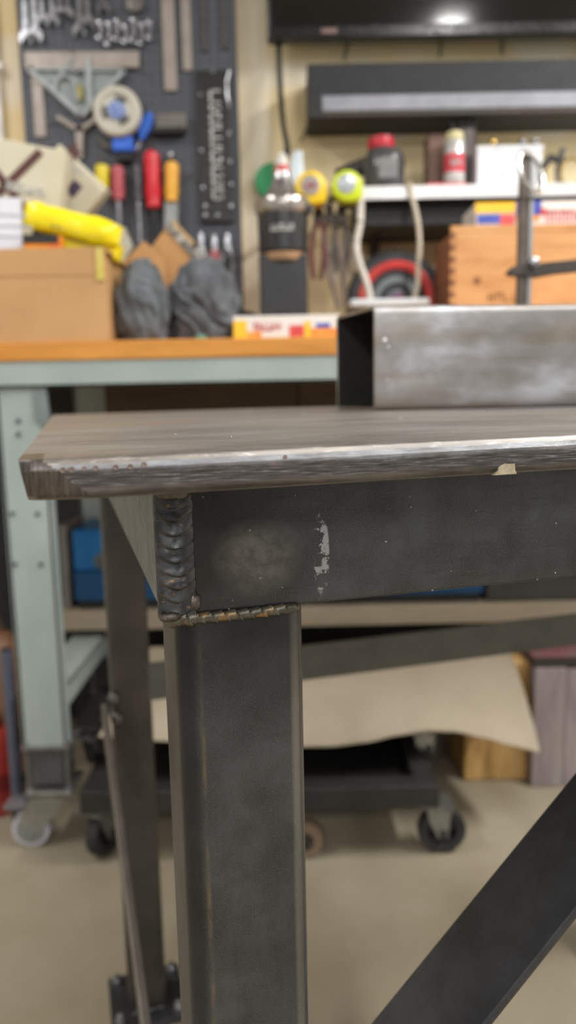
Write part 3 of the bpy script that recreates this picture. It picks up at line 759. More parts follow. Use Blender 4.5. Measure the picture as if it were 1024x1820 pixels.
MB().tube([(pts[0][0] - .004, -.004, pts[0][2] - .02)] + pts + [(pts[-1][0] + .006, -.004, pts[-1][2] - .04)], .0062, 8).build('head_arch', cast, sq, smooth=True)
p0, p1 = sp(130, 104), sp(108, 136); MB().tube([(p0[0], -.004, p0[1]), (p1[0], -.004, p1[1])], .006, 8).build('head_strut', cast, sq, smooth=True)
q = sp(137, 129); MB().lathe([(.007, -.004), (.008, .004), (.008, .012), (.006, .014)], (q[0], -.004, q[1]), 'Y', 14).build('lock_nut', chrome, sq, smooth=True)
q = sp(143, 166); MB().box((q[0] - .008, -.009, q[1] - .018), (q[0] + .008, .004, q[1] + .018), .002).build('vial_window', mat('vial_yellow', (156, 146, 62), None, 30, .2), sq)

def bar_tool(name, x0, y0, x1, y1, m, label, cat, wpx=None, depth=.006, group=None):
    a, b, c, d = rect(x0, y0, x1, y1, YT); mb = MB(); mb.box((a, YP - depth, c), (b, YP - .0005, d), min(.002, depth / 3)); return solo(name, mb, m, label, cat, group)
bar_tool('steel_ruler', 57, 132, 77, 242, ruler_m, 'short grey steel ruler hanging below the combination square', 'ruler')
t_m = mat('dark_bar', (74, 72, 72), (86, 84, 84), 20, .5, .5)
bar_tool('steel_ruler', 288, -60, 310, 160, ruler_m, 'widest long grey steel ruler hanging on pegboard', 'ruler', depth=.008)
bar_tool('steel_ruler', 322, -60, 338, 124, ruler_m, 'narrower long steel ruler beside the widest one', 'ruler', depth=.008)
bar_tool('flat_file', 356, -60, 366, 90, t_m, 'dark flat file left of the other dark file, top of pegboard', 'file', depth=.008)
bar_tool('flat_file', 392, -60, 402, 84, t_m, 'rightmost dark flat file at top of pegboard', 'file', depth=.008)
mb = MB(); q = at(240, 6, YT); mb.lathe([(.010, -.008), (.021, -.006), (.021, .004), (.010, .006)], q, 'Y', 20)
solo('socket_adapter', mb, mat('dark_socket', (120, 116, 112), None, 30, .4, .5), 'round grey socket piece hanging above the stubby wrenches', 'socket', smooth=True)
# centre finder, a flat Y
q = at(141, 232, YT); t = thing('center_finder', 'flat grey Y shaped center finder below the combination square', 'center finder', q)
def rel(px, py): v = at(px, py, YT) - q; return Vector((v.x, 0, v.z))
for p0, p1, w0, w1, nm in (((141, 232), (101, 207), .006, .005, 'arm'), ((141, 232), (174, 209), .006, .005, 'arm'), ((141, 226), (143, 282), .0115, .006, 'blade')):
    A1, B1 = rel(*p0), rel(*p1); d = (B1 - A1).normalized(); nr = Vector((d.z, 0, -d.x))
    MB().prism([((A1 + nr * w0).x, (A1 + nr * w0).z), ((B1 + nr * w1).x, (B1 + nr * w1).z), ((B1 - nr * w1).x, (B1 - nr * w1).z), ((A1 - nr * w0).x, (A1 - nr * w0).z)], -.003, .006, 'XZ').build(nm, ruler_m, t)
# round reel with blue hub
q = at(212, 204, YP - .022); t = thing('tape_reel', 'cream round reel with blue hub hanging on pegboard', 'reel', q)
MB().lathe([(.020, 0), (.058, .001), (.062, .006), (.062, .026), (.058, .031), (.046, .032), (.044, .027), (.024, .027)], (0, -.001, 0), 'Y', 40).build('reel_body', mat('cream_plastic', (196, 192, 178), (206, 202, 190), 20, .45), t, smooth=True)
MB().lathe([(.012, .02), (.024, .026), (.022, .036), (.008, .038)], (0, -.001, 0), 'Y', 24).build('hub', mat('hub_blue', (96, 122, 190), (150, 166, 206), 60, .4), t, smooth=True)
for k in range(3):
    a = k * 2.1 + .4; MB().box((-.014, -.036, .026), (.014, -.026, .036), .002).move(lambda v: Matrix.Rotation(a, 3, 'Y') @ v).build('slot', mat('slot_dark', (92, 92, 88), None, 20, .6), t)
# blue spring clamp
blue = mat('clamp_blue', (40, 96, 208), (58, 116, 224), 20, .4)
q = at(236, 240, YT); t = thing('spring_clamp', 'blue handled spring clamp hanging beside the cream reel', 'clamp', q)
def rr(px, py, Y=YT): v = at(px, py, Y) - q; return Vector((v.x, v.y, v.z))
a_, b_ = rr(266, 202), rr(252, 250); MB().loft([[p + Vector((x, y, 0)) for x, y in rrect(w, .010, .006, 4)] for p, w in ((a_, .008), (a_ * .7 + b_ * .3, .020), (a_ * .3 + b_ * .7, .016), (b_, .006))]).build('grip', blue, t, smooth=True)
X0, X1, Z0, Z1 = rect(200, 242, 236, 269, YT - .02)
MB().box((X0 - q.x, -.026, Z0 - q.z), (X1 - q.x, .004, Z1 - q.z), .004).build('grip', blue, t)
MB().tube([rr(250, 245), rr(246, 262), rr(240, 270)], .007, 8).build('jaw', chrome, t, smooth=True)
MB().tube([rr(176, 246), rr(186, 258), rr(200, 262)], .008, 8).build('jaw', mat('jaw_grey', (128, 124, 118), None, 30, .4, .6), t, smooth=True)
MB().box((rr(208, 270).x, -.018, rr(208, 290).z), (rr(236, 270).x, .006, rr(236, 268).z), .004).build('pad', mat('pad_black', (26, 26, 28), None, 20, .6), t)
# dark grey block hanging beside it
t = thing('sanding_block', 'flat grey brown block hanging right of the blue clamp', 'block', at(305, 223, YP))
X0, X1, Z0, Z1 = rect(278, 207, 334, 236, YP); q = t.location
MB().box((X0 - q.x, -.03, Z0 - q.z), (X1 - q.x, -.0005, Z1 - q.z), .006).build('body', mat('block_grey', (98, 94, 92), (112, 108, 104), 20, .6), t)
X0, X1, Z0, Z1 = rect(272, 234, 330, 244, YP); MB().box((X0 - q.x, -.034, Z0 - q.z), (X1 - q.x, -.0005, Z1 - q.z), .003).build('base', mat('pad_black', (26, 26, 28)), t)

def screwdriver(name, x, y0, y1, yend, wpx, hm, sm, label, lean=0, swp=5, cat='screwdriver', flat=False):
    q = at(x, y0, YP - .025); k = 1.615e-3; L = (y1 - y0) * k; E = (yend - y0) * k; r = wpx * k / 2
    t = thing(name, label, cat, q, group=None, rot=(0, lean, 0))
    prof = [(r * .55, 0), (r * .95, -L * .06), (r, -L * .18), (r * .93, -L * .5), (r, -L * .75), (r * .8, -L * .9), (r * .95, -L * .97), (r * .5, -L)]
    MB().lathe([(a, -b) for a, b in prof][::1], (0, 0, 0), 'Z', 14, Matrix.Rotation(PI, 3, 'X')).build('handle', hm, t, smooth=True)
    if yend > y1:
        if flat: MB().box((-swp * k / 2, -.003, -E), (swp * k / 2, .003, -L + .002), .001).build('shaft', sm, t)
        else: MB().cyl((0, 0, -L + .003), (0, 0, -E), swp * k / 2, swp * k / 2 * .8, 12).build('shaft', sm, t, smooth=True)
dk = mat('dark_shaft', (50, 50, 54), None, 30, .4, .6)
screwdriver('screwdriver', 182, 293, 335, 352, 24, mat('yellow_handle', (226, 206, 30), (236, 218, 60), 30, .35), chrome, 'screwdriver with a yellow handle, leftmost in the row', .06)
screwdriver('screwdriver', 209, 295, 350, 398, 22, mat('faded_red_handle', (178, 74, 84), (190, 90, 98), 30, .4), chrome, 'screwdriver with a faded red handle and chrome shaft', .02, 10)
screwdriver('screwdriver', 243, 290, 352, 418, 15, mat('smoky_handle', (62, 62, 70), (84, 84, 92), 40, .3), chrome, 'screwdriver with a dark smoky handle and chrome shaft', 0, 8)
screwdriver('screwdriver', 269, 269, 360, 425, 27, mat('red_handle', (206, 20, 38), (220, 34, 52), 30, .3), dk, 'big screwdriver with a bright red handle and dark shaft', 0, 11)
screwdriver('putty_chisel', 306, 288, 352, 396, 24, mat('orange_handle', (236, 172, 50), (244, 188, 76), 30, .4), mat('blade_grey', (140, 144, 144), (156, 158, 158), 30, .4, .5), 'chisel with an orange handle and a wide grey blade', .06, 22, 'chisel', True)
q = at(303, 280, YP - .018); mb = MB().lathe([(.005, -.003), (.010, 0), (.010, .01), (.004, .013)], q, 'Z', 12)
solo('hook_knob', mb, chrome, 'small chrome knob on the hook above the orange chisel', 'hook', smooth=True)
# black panel with vertical white printing
t = thing('lettered_tool_plate', 'tall black panel with white vertical lettering on pegboard', 'panel', at(382, 262, YP)); q = t.location
X0, X1, Z0, Z1 = rect(351, 127, 413, 398, YP)
MB().box((X0 - q.x, -.012, Z0 - q.z), (X1 - q.x, -.0005, Z1 - q.z), .004).build('panel_body', mat('satin_black', (17, 17, 18), (24, 24, 25), 20, .4), t)
a, b, c, d = rect(375, 160, 395, 357, YP); letters(MB(), a - q.x, c - q.z, b - a, d - c, 15, -.0121, .0008, 4, True).build('lettering', mat('white_print', (214, 214, 212), None, 30, .6), t)
for px, py in ((357, 172), (359, 270), (362, 336), (366, 368), (388, 384), (366, 384), (408, 240), (410, 290), (412, 330), (412, 368), (379, 131)):
    v = at(px, py, YP) - q; MB().lathe([(.003, .011), (.0055, .013), (.0035, .016)], (v.x, 0, v.z), 'Y', 10).build('screw', mat('zinc_bolt', (176, 176, 182)), t, smooth=True)
MB().tube([(at(408, 130, YP) - q) + Vector((0, -.015, 0)), (at(404, 150, YP) - q) + Vector((0, -.018, 0)), (at(404, 172, YP) - q) + Vector((0, -.018, 0)), (at(409, 196, YP) - q) + Vector((0, -.015, 0))], .0022, 6).build('wire_loop', hook_m, t, smooth=True)
# pliers and small tools at the board's foot
def pliers(px0, py0, py1, m, label, wd=.018):
    q = at(px0, py0, YP - .014); L = (py1 - py0) * 1.6e-3
    t = thing('pliers', label, 'pliers', q)
    for s in (-1, 1):
        MB().tube([(s * .003, 0, 0), (s * wd * .55, 0, -L * .25), (s * wd * .75, 0, -L * .6), (s * wd * .5, 0, -L)], [.006, .006, .0065, .005], 8).build('handle', m, t, smooth=True)
    MB().loft([[Vector((x, y, z)) for x, y in rrect(w, .006, .003, 3)] for z, w in ((.03, .004), (.012, .010), (-.01, .011))]).build('jaw', chrome, t, smooth=True)
pliers(404, 436, 482, chrome, 'chrome pliers hanging at the lower right corner of pegboard')
pliers(381, 438, 486, mat('pink_grip', (190, 110, 120), (204, 130, 138), 30, .5), 'pliers with faded pink grips at the foot of pegboard', .012)
pliers(357, 434, 486, mat('silver_grip', (196, 196, 198), (214, 214, 216), 30, .3, .7), 'silver pliers left of the pink gripped pliers', .014)
# white conduit on the wall at the picture's left
q0, q1 = at(4, 90, YW - .02), at(4, 300, YW - .02)
t = thing('wall_conduit', 'white conduit running down the wall left of the pegboard', 'conduit', (q1.x - .004, YW - .015, BT + .02))
MB().cyl((0, 0, 0), (0, 0, 1.5), .0145, seg=16).build('pipe', mat('white_plastic', (236, 236, 238), None, 10, .3), t, smooth=True)
for z in (.25, .42, .52, .75): MB().box((-.024, -.017, z), (.024, .015, z + .02), .003).build('strap', mat('white_plastic', (236, 236, 238)), t)

# ------------------------------------------------------------------ television, soundbar, cord
q = at(475, 70, 2.11); tv = thing('television', 'large black flat screen television mounted high on the wall', 'television', (q.x, 2.11, q.z))
TW_, THT = 1.22, .70
MB().box((0, 0, 0), (TW_, .04, THT), .006).build('tv_body', mat('tv_black', (13, 13, 14), (18, 18, 19), 20, .35), tv)
n = NT('tv_glass'); n.base((9, 9, 10)); n.rough(.10); n.bump(n.noise(3, 2), .02, .001); n.b.inputs['Specular IOR Level'].default_value = .8
MB().box((.014, -.0015, .030), (TW_ - .014, .002, THT - .014)).build('screen', n.m, tv)
MB().box((.004, -.003, .002), (TW_ - .004, .002, .028), .001).build('bezel', mat('tv_bezel', (24, 24, 26), None, 20, .25), tv)
v = at(585, 58, 2.11) - q; MB().box((v.x - .02, -.0045, .010), (v.x + .02, -.002, .022), .001).build('badge', mat('badge_pink', (150, 120, 118), None, 20, .4), tv)
MB().box((TW_ * .35, .04, .2), (TW_ * .65, YW - 2.11, .5)).build('wall_bracket', mat('tv_black', (13, 13, 14)), tv)
X0, X1, Z0, Z1 = rect(547, 106, 1030, 206, 2.06)
sb = thing('soundbar', 'long black wall bar with a silver strip under the television', 'soundbar', (X0, 2.06, Z0)); BWd = 1.15
zs0, zs1 = at(700, 197, 2.06).z - Z0, at(700, 168, 2.06).z - Z0
MB().box((0, .006, 0), (BWd, YW - 2.06, Z1 - Z0), .004).build('bar_body', mat('bar_charcoal', (36, 37, 42), (42, 43, 48), 20, .65), sb)
MB().box((0.001, .0, 0), (.035, .008, zs1 + .01), .003).build('end_cap', mat('bar_end_black', (28, 28, 30), None, 20, .5), sb)
MB().box((.036, -.004, zs0), (BWd - .002, .008, zs1), .003).build('silver_strip', mat('brushed_silver', (132, 134, 142), (146, 148, 156), 14, .45, .2), sb)
MB().box((.036, -.002, .002), (BWd - .002, .01, zs0 - .001), .002).build('lower_lip', mat('lip_brown', (70, 62, 56), None, 20, .6), sb)
mb = MB(); pp = [at(494, 20, 2.16), at(495, 72, 2.16), at(497, 130, 2.15), at(500, 190, 2.12), at(505, 232, 2.05), at(511, 262, 1.9), at(508, 276, 1.78)]
mb.cord(pp, .0075, 8); solo('television_cable', mb, mat('black_rubber_cord', (40, 44, 46), None, 20, .5), 'black cord hanging from the television down to the bench machine', 'cord', smooth=True)
for a, b, lb in (((620, 70), (612, 105), 'left'), ((785, 66), (782, 100), 'middle'), ((893, 62), (892, 96), 'right')):
    mb = MB(); mb.tube([at(*a, 2.17), (at(*a, 2.175) + at(*b, 2.175)) / 2, at(*b, 2.17)], .0035, 6)
    solo('thin_cable', mb, mat('black_rubber_cord', (40, 44, 46)), f'{lb} thin dark cable between the television and the soundbar', 'cable', 'cables under the television', True)
mb = MB(); mb.tube([at(552, 205, 2.16), at(545, 230, 2.19), at(534, 252, 2.19)], .003, 6); solo('thin_cable', mb, mat('black_rubber_cord', (40, 44, 46)), 'thin dark cable hanging below the left end of the soundbar', 'cable', smooth=True)

# ------------------------------------------------------------------ wall shelf and what stands on it
YS = 1.93
X0, X1, Z0, Z1 = rect(640, 329, 1030, 351, YS)
SZ = Z1
sh = thing('wall_shelf', 'pale edged wall shelf with a dark underside over the tire', 'shelf', (X0, YS, Z0)); SW = 1.0
MB().box((0, .004, .004), (SW, YW - YS - .0005, Z1 - Z0), .001).build('shelf_board', mat('shelf_underside', (58, 55, 54), (72, 69, 68), 12, .6), sh)
MB().box((0, 0, 0), (SW, .0045, Z1 - Z0), .001).build('front_edge', mat('pale_edge', (214, 212, 212), (226, 225, 226), 12, .35, .2), sh)
MB().box((0, .0, Z1 - Z0), (SW, YW - YS - .0005, Z1 - Z0 + .0015)).build('top_sheet', mat('pale_edge', (214, 212, 212)), sh)
SZ = Z1 + .0015
for x in (.05, .75):
    MB().prism([(YW - YS - .0005, Z0 - Z0), (YW - YS - .20, 0), (YW - YS - .0005, -.13)], x, x + .02, 'YZ').build('bracket', mat('bracket_black', (34, 33, 33), None, 20, .5), sh)
MB().box((.0, .05, -.052), (SW, YW - YS - .001, 0.003), .002).build('under_tray', mat('bracket_black', (34, 33, 33)), sh)
# hanging bar left of the shelf with the tape measures
X0, X1, Z0, Z1 = rect(505, 350, 640, 358, 1.96)
t = thing('hanging_rail', 'thin dark steel rail on the wall carrying the tape measures', 'rail', (X0, 1.96, Z0)); RW = X1 - X0; rz = Z0
MB().box((0, 0, 0), (RW, .012, Z1 - Z0), .002).build('bar', mat('bracket_black', (34, 33, 33)), t)
for x in (.015, RW - .04): MB().box((x, .010, 0), (x + .014, YW - 1.96 - .0005, .010)).build('arm', mat('bracket_black', (34, 33, 33)), t)
def tape(x0, y0, x1, y1, body, lab, ring, face):
    X0, X1, Z0, Z1 = rect(x0, y0, x1, y1, 1.90); r = (X1 - X0) / 2; hh = Z1 - Z0
    t = thing('tape_measure', lab, 'tape measure', ((X0 + X1) / 2, 1.955, (Z0 + Z1) / 2), group='tape measures on the hanging rail')
    out = []
    for k in range(40):
        a = 2 * PI * k / 40; x, z = r * math.cos(a), hh / 2 * math.sin(a)
        if x > 0 and z < 0: p = 4.5; c_, s_ = abs(math.cos(a)) ** (2 / p), abs(math.sin(a)) ** (2 / p); x, z = r * c_, -hh / 2 * s_
        out.append((x, z))
    rings = []
    for y, s in ((0, .9), (-.006, 1), (-.040, 1), (-.047, .94), (-.049, .84)):
        rings.append([Vector((a * s, y, b * s)) for a, b in out])
    MB().loft(rings).build('case', body, t, smooth=True)
    MB().lathe([(r * .60, .045), (r * .60, .0505), (r * .5, .052)], (-.002, 0, .004), 'Y', 28).build('label_disc', face, t, smooth=True)
    mb = MB(); letters(mb, -r * .36, -.004, r * .68, .012, 5, -.0521, .0006, 9 if ring is None else 11); mb.build('lettering', ring or mat('label_red', (182, 52, 70), None, 30, .5), t)
    MB().box((r * .82, -.034, -hh / 2 - .002), (r * 1.03, -.012, -hh / 2 + .014), .002).build('tape_hook', mat('dark_socket', (120, 116, 112)), t)
    MB().box((-.012, -.006, .0), (.012, .006, .03), .002).build('belt_clip', mat('bracket_black', (34, 33, 33)), t)
tape(524, 300, 582, 362, mat('tape_yellow', (244, 204, 24), (250, 216, 50), 30, .3), 'bright yellow tape measure beside the silver machine collar', None, mat('label_grey', (176, 164, 160), (150, 140, 136), 60, .4))
tape(590, 299, 646, 357, mat('tape_lime', (206, 226, 30), (216, 234, 60), 30, .3), 'lime green tape measure at the left end of the shelf', mat('label_grey2', (120, 124, 130), None, 50, .4), mat('label_silver', (206, 212, 216), (176, 184, 190), 60, .25, .4))
# items on the shelf
def on(x, y0, Y): return at(x, y0, Y)
q = at(685, 330, 2.0); t = thing('plastic_jar', 'dark plastic jar with a red lid standing on the wall shelf', 'jar', (q.x, 2.02, SZ))
jr, jh = .052, at(685, 262, 2.0).z - SZ
MB().lathe([(jr * .92, 0), (jr, .006), (jr, jh * .78), (jr * .8, jh * .97), (jr * .62, jh)], (0, 0, 0), 'Z', 28).build('jar_body', mat('jar_dark', (64, 64, 66), (84, 84, 86), 20, .22), t, smooth=True)
MB().lathe([(jr * .64, jh), (jr * .66, jh + .004), (jr * .62, jh + .026), (jr * .3, jh + .032)], (-.008, 0, 0), 'Z', 24).build('lid', mat('lid_red', (186, 24, 48), (200, 40, 62), 20, .35), t, smooth=True)
MB().box((-.022, -jr - .002, jh * .25), (.026, -jr + .03, jh * .72), .004).build('jar_label', mat('jar_label_grey', (132, 132, 132), (110, 110, 112), 30, .4), t)
q = at(636, 326, 1.97); t = thing('cordless_drill', 'black power tool lying with its head up beside the dark jar', 'power tool', (at(632, 326, 2.12).x, 2.125, SZ))
dm = mat('tool_black', (44, 42, 42), (58, 55, 54), 20, .5)
MB().box((-.045, -.03, 0), (.02, .04, .03), .006).build('battery', dm, t)
MB().loft([[Vector((x - .02 + z * .25, y, z)) for x, y in rrect(.017, .018, .008, 4)] for z in (.028, .055, .075)]).build('grip', dm, t, smooth=True)
MB().cyl((-.045, 0, .072), (.045, 0, .112), .026, .020, 20).build('motor_housing', dm, t, smooth=True)
MB().cyl((.043, 0, .111), (.066, 0, .121), .015, .010, 16).build('chuck', mat('dark_socket', (120, 116, 112)), t, smooth=True)
t = thing('wood_block', 'brown upright box standing beside the red and white spray can', 'box', (at(778, 325, 2.03).x, 2.05, SZ)); zz = at(778, 240, 2.03).z - SZ
MB().box((-.024, -.02, 0), (.022, .05, zz), .002).build('box_body', mat('brown_box', (112, 84, 72), (126, 98, 84), 10, .6), t)
MB().box((-.026, -.022, zz - .006), (.024, .052, zz + .002), .002).build('lid', mat('brown_lid', (92, 68, 58), None, 10, .6), t)
q = at(807, 325, 1.99); t = thing('spray_can', 'white and red spray can with pale yellow cap on the shelf', 'spray can', (q.x, 1.99, SZ)); zc = at(807, 238, 1.99).z - SZ; r = .0255
MB().lathe([(r * .95, 0), (r, .003), (r, zc * .84), (r * .8, zc * .9)], (0, 0, 0), 'Z', 28).build('can_body', mat('can_white', (224, 222, 220), None, 20, .2, .3), t, smooth=True)
MB().lathe([(r * 1.004, zc * .30), (r * 1.01, zc * .31), (r * 1.01, zc * .62), (r * 1.004, zc * .63)], (0, 0, 0), 'Z', 28).build('red_band', mat('can_red', (198, 52, 70), (214, 80, 96), 40, .25), t, smooth=True)
MB().lathe([(r * .86, zc * .86), (r * .9, zc * .88), (r * .86, zc * 1.0), (r * .6, zc * 1.03)], (0, 0, 0), 'Z', 24).build('cap', mat('cap_cream', (226, 218, 168), None, 20, .35), t, smooth=True)
mb = MB(); letters(mb, -.014, zc * .4, .028, .016, 4, -r * 1.012, .001, 21); mb.build('lettering', mat('white_print', (214, 214, 212)), t)
q = at(834, 325, 2.06); t = thing('tool_cup', 'dark cup holding black handled tools behind the spray can', 'cup', (at(824, 325, 2.08).x, 2.09, SZ)); zc = at(824, 235, 2.08).z - SZ
MB().lathe([(.030, 0), (.034, .004), (.036, zc), (.032, zc), (.030, .006)], (0, 0, 0), 'Z', 24).build('cup_body', mat('cup_dark', (70, 60, 58), (86, 74, 72), 20, .4), t, smooth=True)
for k, (x0, x1, tz) in enumerate(((-.012, -.040, .065), (.004, -.012, .07), (.010, .018, .085), (.016, .034, .06))):
    mb = MB(); mb.tube([(x0, .0, zc * .3), ((x0 + x1) / 2, 0, zc + .01), (x1, 0, zc + tz)], [.004, .005, .0065], 8).move(lambda v: v + Vector((t.location.x, t.location.y, SZ)))
    solo('hand_tool', mb, mat('handle_black', (52, 50, 58), None, 20, .45), ['leftmost leaning black tool in the dark cup', 'second black tool from the left in the dark cup', 'tallest black tool in the dark cup', 'rightmost black tool in the dark cup'][k], 'hand tool', 'tools in the dark cup', True)
X0, X1, Z0, Z1 = rect(848, 258, 964, 325, 2.0)
t = thing('white_box', 'plain white carton with pale lid standing on the wall shelf', 'box', ((X0 + X1) / 2, 2.0, SZ)); hw = (X1 - X0) / 2
MB().box((-hw, 0, 0), (hw, .11, Z1 - SZ - .012), .002).build('carton', mat('white_card', (226, 230, 236), (234, 237, 241), 10, .6), t)
MB().box((-hw - .002, -.002, Z1 - SZ - .016), (hw + .002, .112, Z1 - SZ), .002).build('lid', mat('white_card2', (232, 235, 240), None, 10, .6), t)
mb = MB(); letters(mb, -.022, .03, .012, .042, 3, -.0003, .0006, 2, True); mb.build('lettering', mat('faint_print', (190, 196, 206), None, 20, .6), t)
for px, lb in ((878, 'brass knob with a dark stem on the left of the white carton lid'), (931, 'small chrome knob, left of the pair on the white carton'), (953, 'small chrome knob, right of the pair on the white carton')):
    q = at(px, 250, 2.04); m_ = mat('brass', (226, 190, 110), None, 30, .2, .9) if px < 900 else chrome
    t = thing('brass_fitting' if px < 900 else 'chrome_fitting', lb, 'fitting', (q.x, 2.05, Z1), group='fittings on the white carton')
    MB().lathe([(.010, 0), (.011, .003), (.006, .006), (.006, .014)], (0, 0, 0), 'Z', 16).build('foot', mat('dark_socket', (120, 116, 112)), t, smooth=True)
    MB().sphere((0, 0, .022), .010, 14).build('knob', m_, t, smooth=True)
mb = MB(); q = at(905, 258, 2.06); mb.tube([(q.x - .05, 2.07, Z1 + .004), (q.x - .03, 2.065, Z1 + .018), (q.x, 2.06, Z1 + .007), (q.x + .05, 2.07, Z1 + .005)], .004, 6); solo('dark_rod', mb, dm, 'bent dark rod lying on top of the white carton', 'rod', smooth=True)
t = thing('c_clamp', 'dark clamp with a golden ring at the right end of the shelf', 'clamp', (at(990, 330, 1.98).x, 2.0, SZ))
MB().tube([(-.03, 0, .008), (-.034, 0, .05), (-.012, 0, .078), (.02, 0, .07)], .010, 8).build('frame', dm, t, smooth=True)
MB().tube([(.01, 0, .009), (.008, 0, .05), (.02, 0, .10)], .008, 8).build('spindle', mat('dark_socket', (120, 116, 112)), t, smooth=True)
pts = [(.035 + .026 * math.cos(k * PI / 12), -.02, .036 + .034 * math.sin(k * PI / 12)) for k in range(24)]
MB().tube(pts, .0035, 8, True).build('ring', mat('brass', (226, 190, 110)), t, smooth=True)
t = thing('red_tray', 'thin red tray under the spray can on the shelf', 'tray', (at(792, 325, 1.96).x, 1.945, SZ))
MB().box((-.05, 0, 0), (.05, .016, .009), .002).build('tray_body', mat('can_red', (198, 52, 70)), t)

# ------------------------------------------------------------------ along the back of the bench
def onb(px, py, Y): q = at(px, py, Y); return Vector((q.x, Y, BT))
# corded machine on a black pedestal
q = onb(506, 560, 1.74); t = thing('corded_power_tool', 'black corded machine with silver collar and red band on black pedestal', 'power tool', (q.x, 1.74, BT)); zf = lambda py: at(506, py, 1.70).z - BT
pw = .055
MB().box((-.054, -.045, 0), (.052, .05, zf(452)), .004).build('pedestal', mat('pedestal_black', (38, 39, 42), (48, 49, 52), 10, .5), t)
MB().lathe([(.044, zf(462)), (.048, zf(456)), (.050, zf(448)), (.05, zf(445))], (0, -.012, 0), 'Z', 32).build('tan_ring', mat('tan_ring', (186, 150, 116), None, 20, .5), t, smooth=True)
MB().lathe([(.050, zf(449)), (.0545, zf(445)), (.056, zf(376)), (.054, zf(374))], (0, -.012, 0), 'Z', 36).build('barrel', mat('barrel_black', (34, 34, 37), (44, 44, 47), 20, .3), t, smooth=True)
MB().lathe([(.056, zf(378)), (.059, zf(374)), (.0595, zf(354)), (.055, zf(348)), (.036, zf(342)), (.030, zf(330))], (0, -.012, 0), 'Z', 36).build('collar', mat('collar_silver', (176, 170, 166), (158, 152, 148), 30, .25, .8), t, smooth=True)
MB().lathe([(.029, zf(332)), (.024, zf(322)), (.020, zf(308)), (.018, zf(300))], (0, -.012, 0), 'Z', 24).build('neck', mat('neck_grey', (120, 114, 114), (200, 198, 200), 60, .2, .8), t, smooth=True)
MB().lathe([(.0165, zf(302)), (.0175, zf(300)), (.0165, zf(290)), (.015, zf(288))], (0, -.012, 0), 'Z', 24).build('red_band', mat('band_red', (206, 96, 92), None, 30, .4), t, smooth=True)
MB().lathe([(.0145, zf(289)), (.014, zf(278)), (.010, zf(268)), (.006, zf(264))], (0, -.012, 0), 'Z', 24).build('cap', mat('cap_white', (226, 222, 214), None, 30, .4), t, smooth=True)
mb = MB(); letters(mb, -.026, zf(414), .050, zf(402) - zf(414), 8, 0, .0008, 31)
for v in mb.bm.verts: v.co.y += -.012 - math.sqrt(max(0, .0562 ** 2 - v.co.x ** 2)) + 0
mb.build('lettering', mat('white_print', (214, 214, 212)), t)
MB().lathe([(.006, -.002), (.011, 0), (.011, .012), (.007, .014)], (.056, -.03, zf(372)), 'Y', 14).build('thumb_screw', dm, t, smooth=True)
# green roll and pale tube behind it hang on the wall / rail
mb = MB(); q = at(484, 322, 2.17); mb.lathe([(.020, 0), (.046, .001), (.048, .004), (.048, .03), (.046, .034), (.020, .034)], (q.x, YW - .0005, q.z), 'Y', 32); solo('green_tape_roll', mb, mat('tape_green', (24, 128, 74), (36, 142, 88), 20, .45), 'green roll of tape on the wall behind the machine', 'tape roll', smooth=True)
q = at(527, 350, 1.945); t = thing('glue_bottle', 'pale blue white squeeze tube hanging between machine and yellow tape', 'bottle', (q.x, 1.948, q.z))
hg = at(527, 268, 1.945).z - q.z
MB().loft([[Vector((x + .010 * (z / hg - .5), y, z)) for x, y in rrect(w, d, min(w, d) * .8, 4)] for z, w, d in ((.0, .020, .011), (.02, .022, .012), (hg * .6, .019, .010), (hg * .9, .013, .006), (hg, .012, .003))]).build('tube_body', mat('pale_blue_plastic', (206, 218, 228), (222, 231, 238), 20, .35), t, smooth=True)
MB().lathe([(.008, -.02), (.010, -.016), (.010, 0.001)], (-.005, 0, 0), 'Z', 16).build('nozzle_cap', mat('pale_cap', (170, 186, 200), None, 20, .4), t, smooth=True)
# pliers and cords hanging from the rail below the tapes
for k, (px, y1, xm, xe, m_, lb) in enumerate(((566, 470, 574, 562, mat('grip_maroon', (120, 44, 52), (92, 60, 56), 20, .5), 'maroon gripped pliers hanging under the yellow tape measure'), (586, 520, 580, 606, mat('grip_brown', (116, 100, 92), (130, 114, 106), 20, .5), 'brown gripped pliers hanging between the two tape measures'), (606, 460, 612, 604, mat('grip_charcoal', (70, 66, 66), (86, 82, 82), 20, .5), 'charcoal gripped pliers hanging under the lime tape measure'))):
    q = at(px, 362, 1.985); t = thing('hanging_pliers', lb, 'pliers', (q.x, 1.985, rz - .004), group='pliers on the hanging rail')
    L = (y1 - 362) * 1.47e-3; e = (xe - px) * 1.47e-3
    for s in (-1, 1): MB().tube([(0, 0, -.03), (s * .013, 0, -.06), (s * .018 + e * .5, 0, -.06 - L * .4), (s * .009 + e, 0, -L - .02)], [.006, .007, .0075, .006], 8).build('handle', m_, t, smooth=True)
    MB().loft([[Vector((x, y, z)) for x, y in rrect(w, .007, .003, 3)] for z, w in ((.004, .006), (-.02, .013), (-.04, .014))]).build('jaw', mat('jaw_dark', (82, 74, 70), None, 30, .4, .6), t)
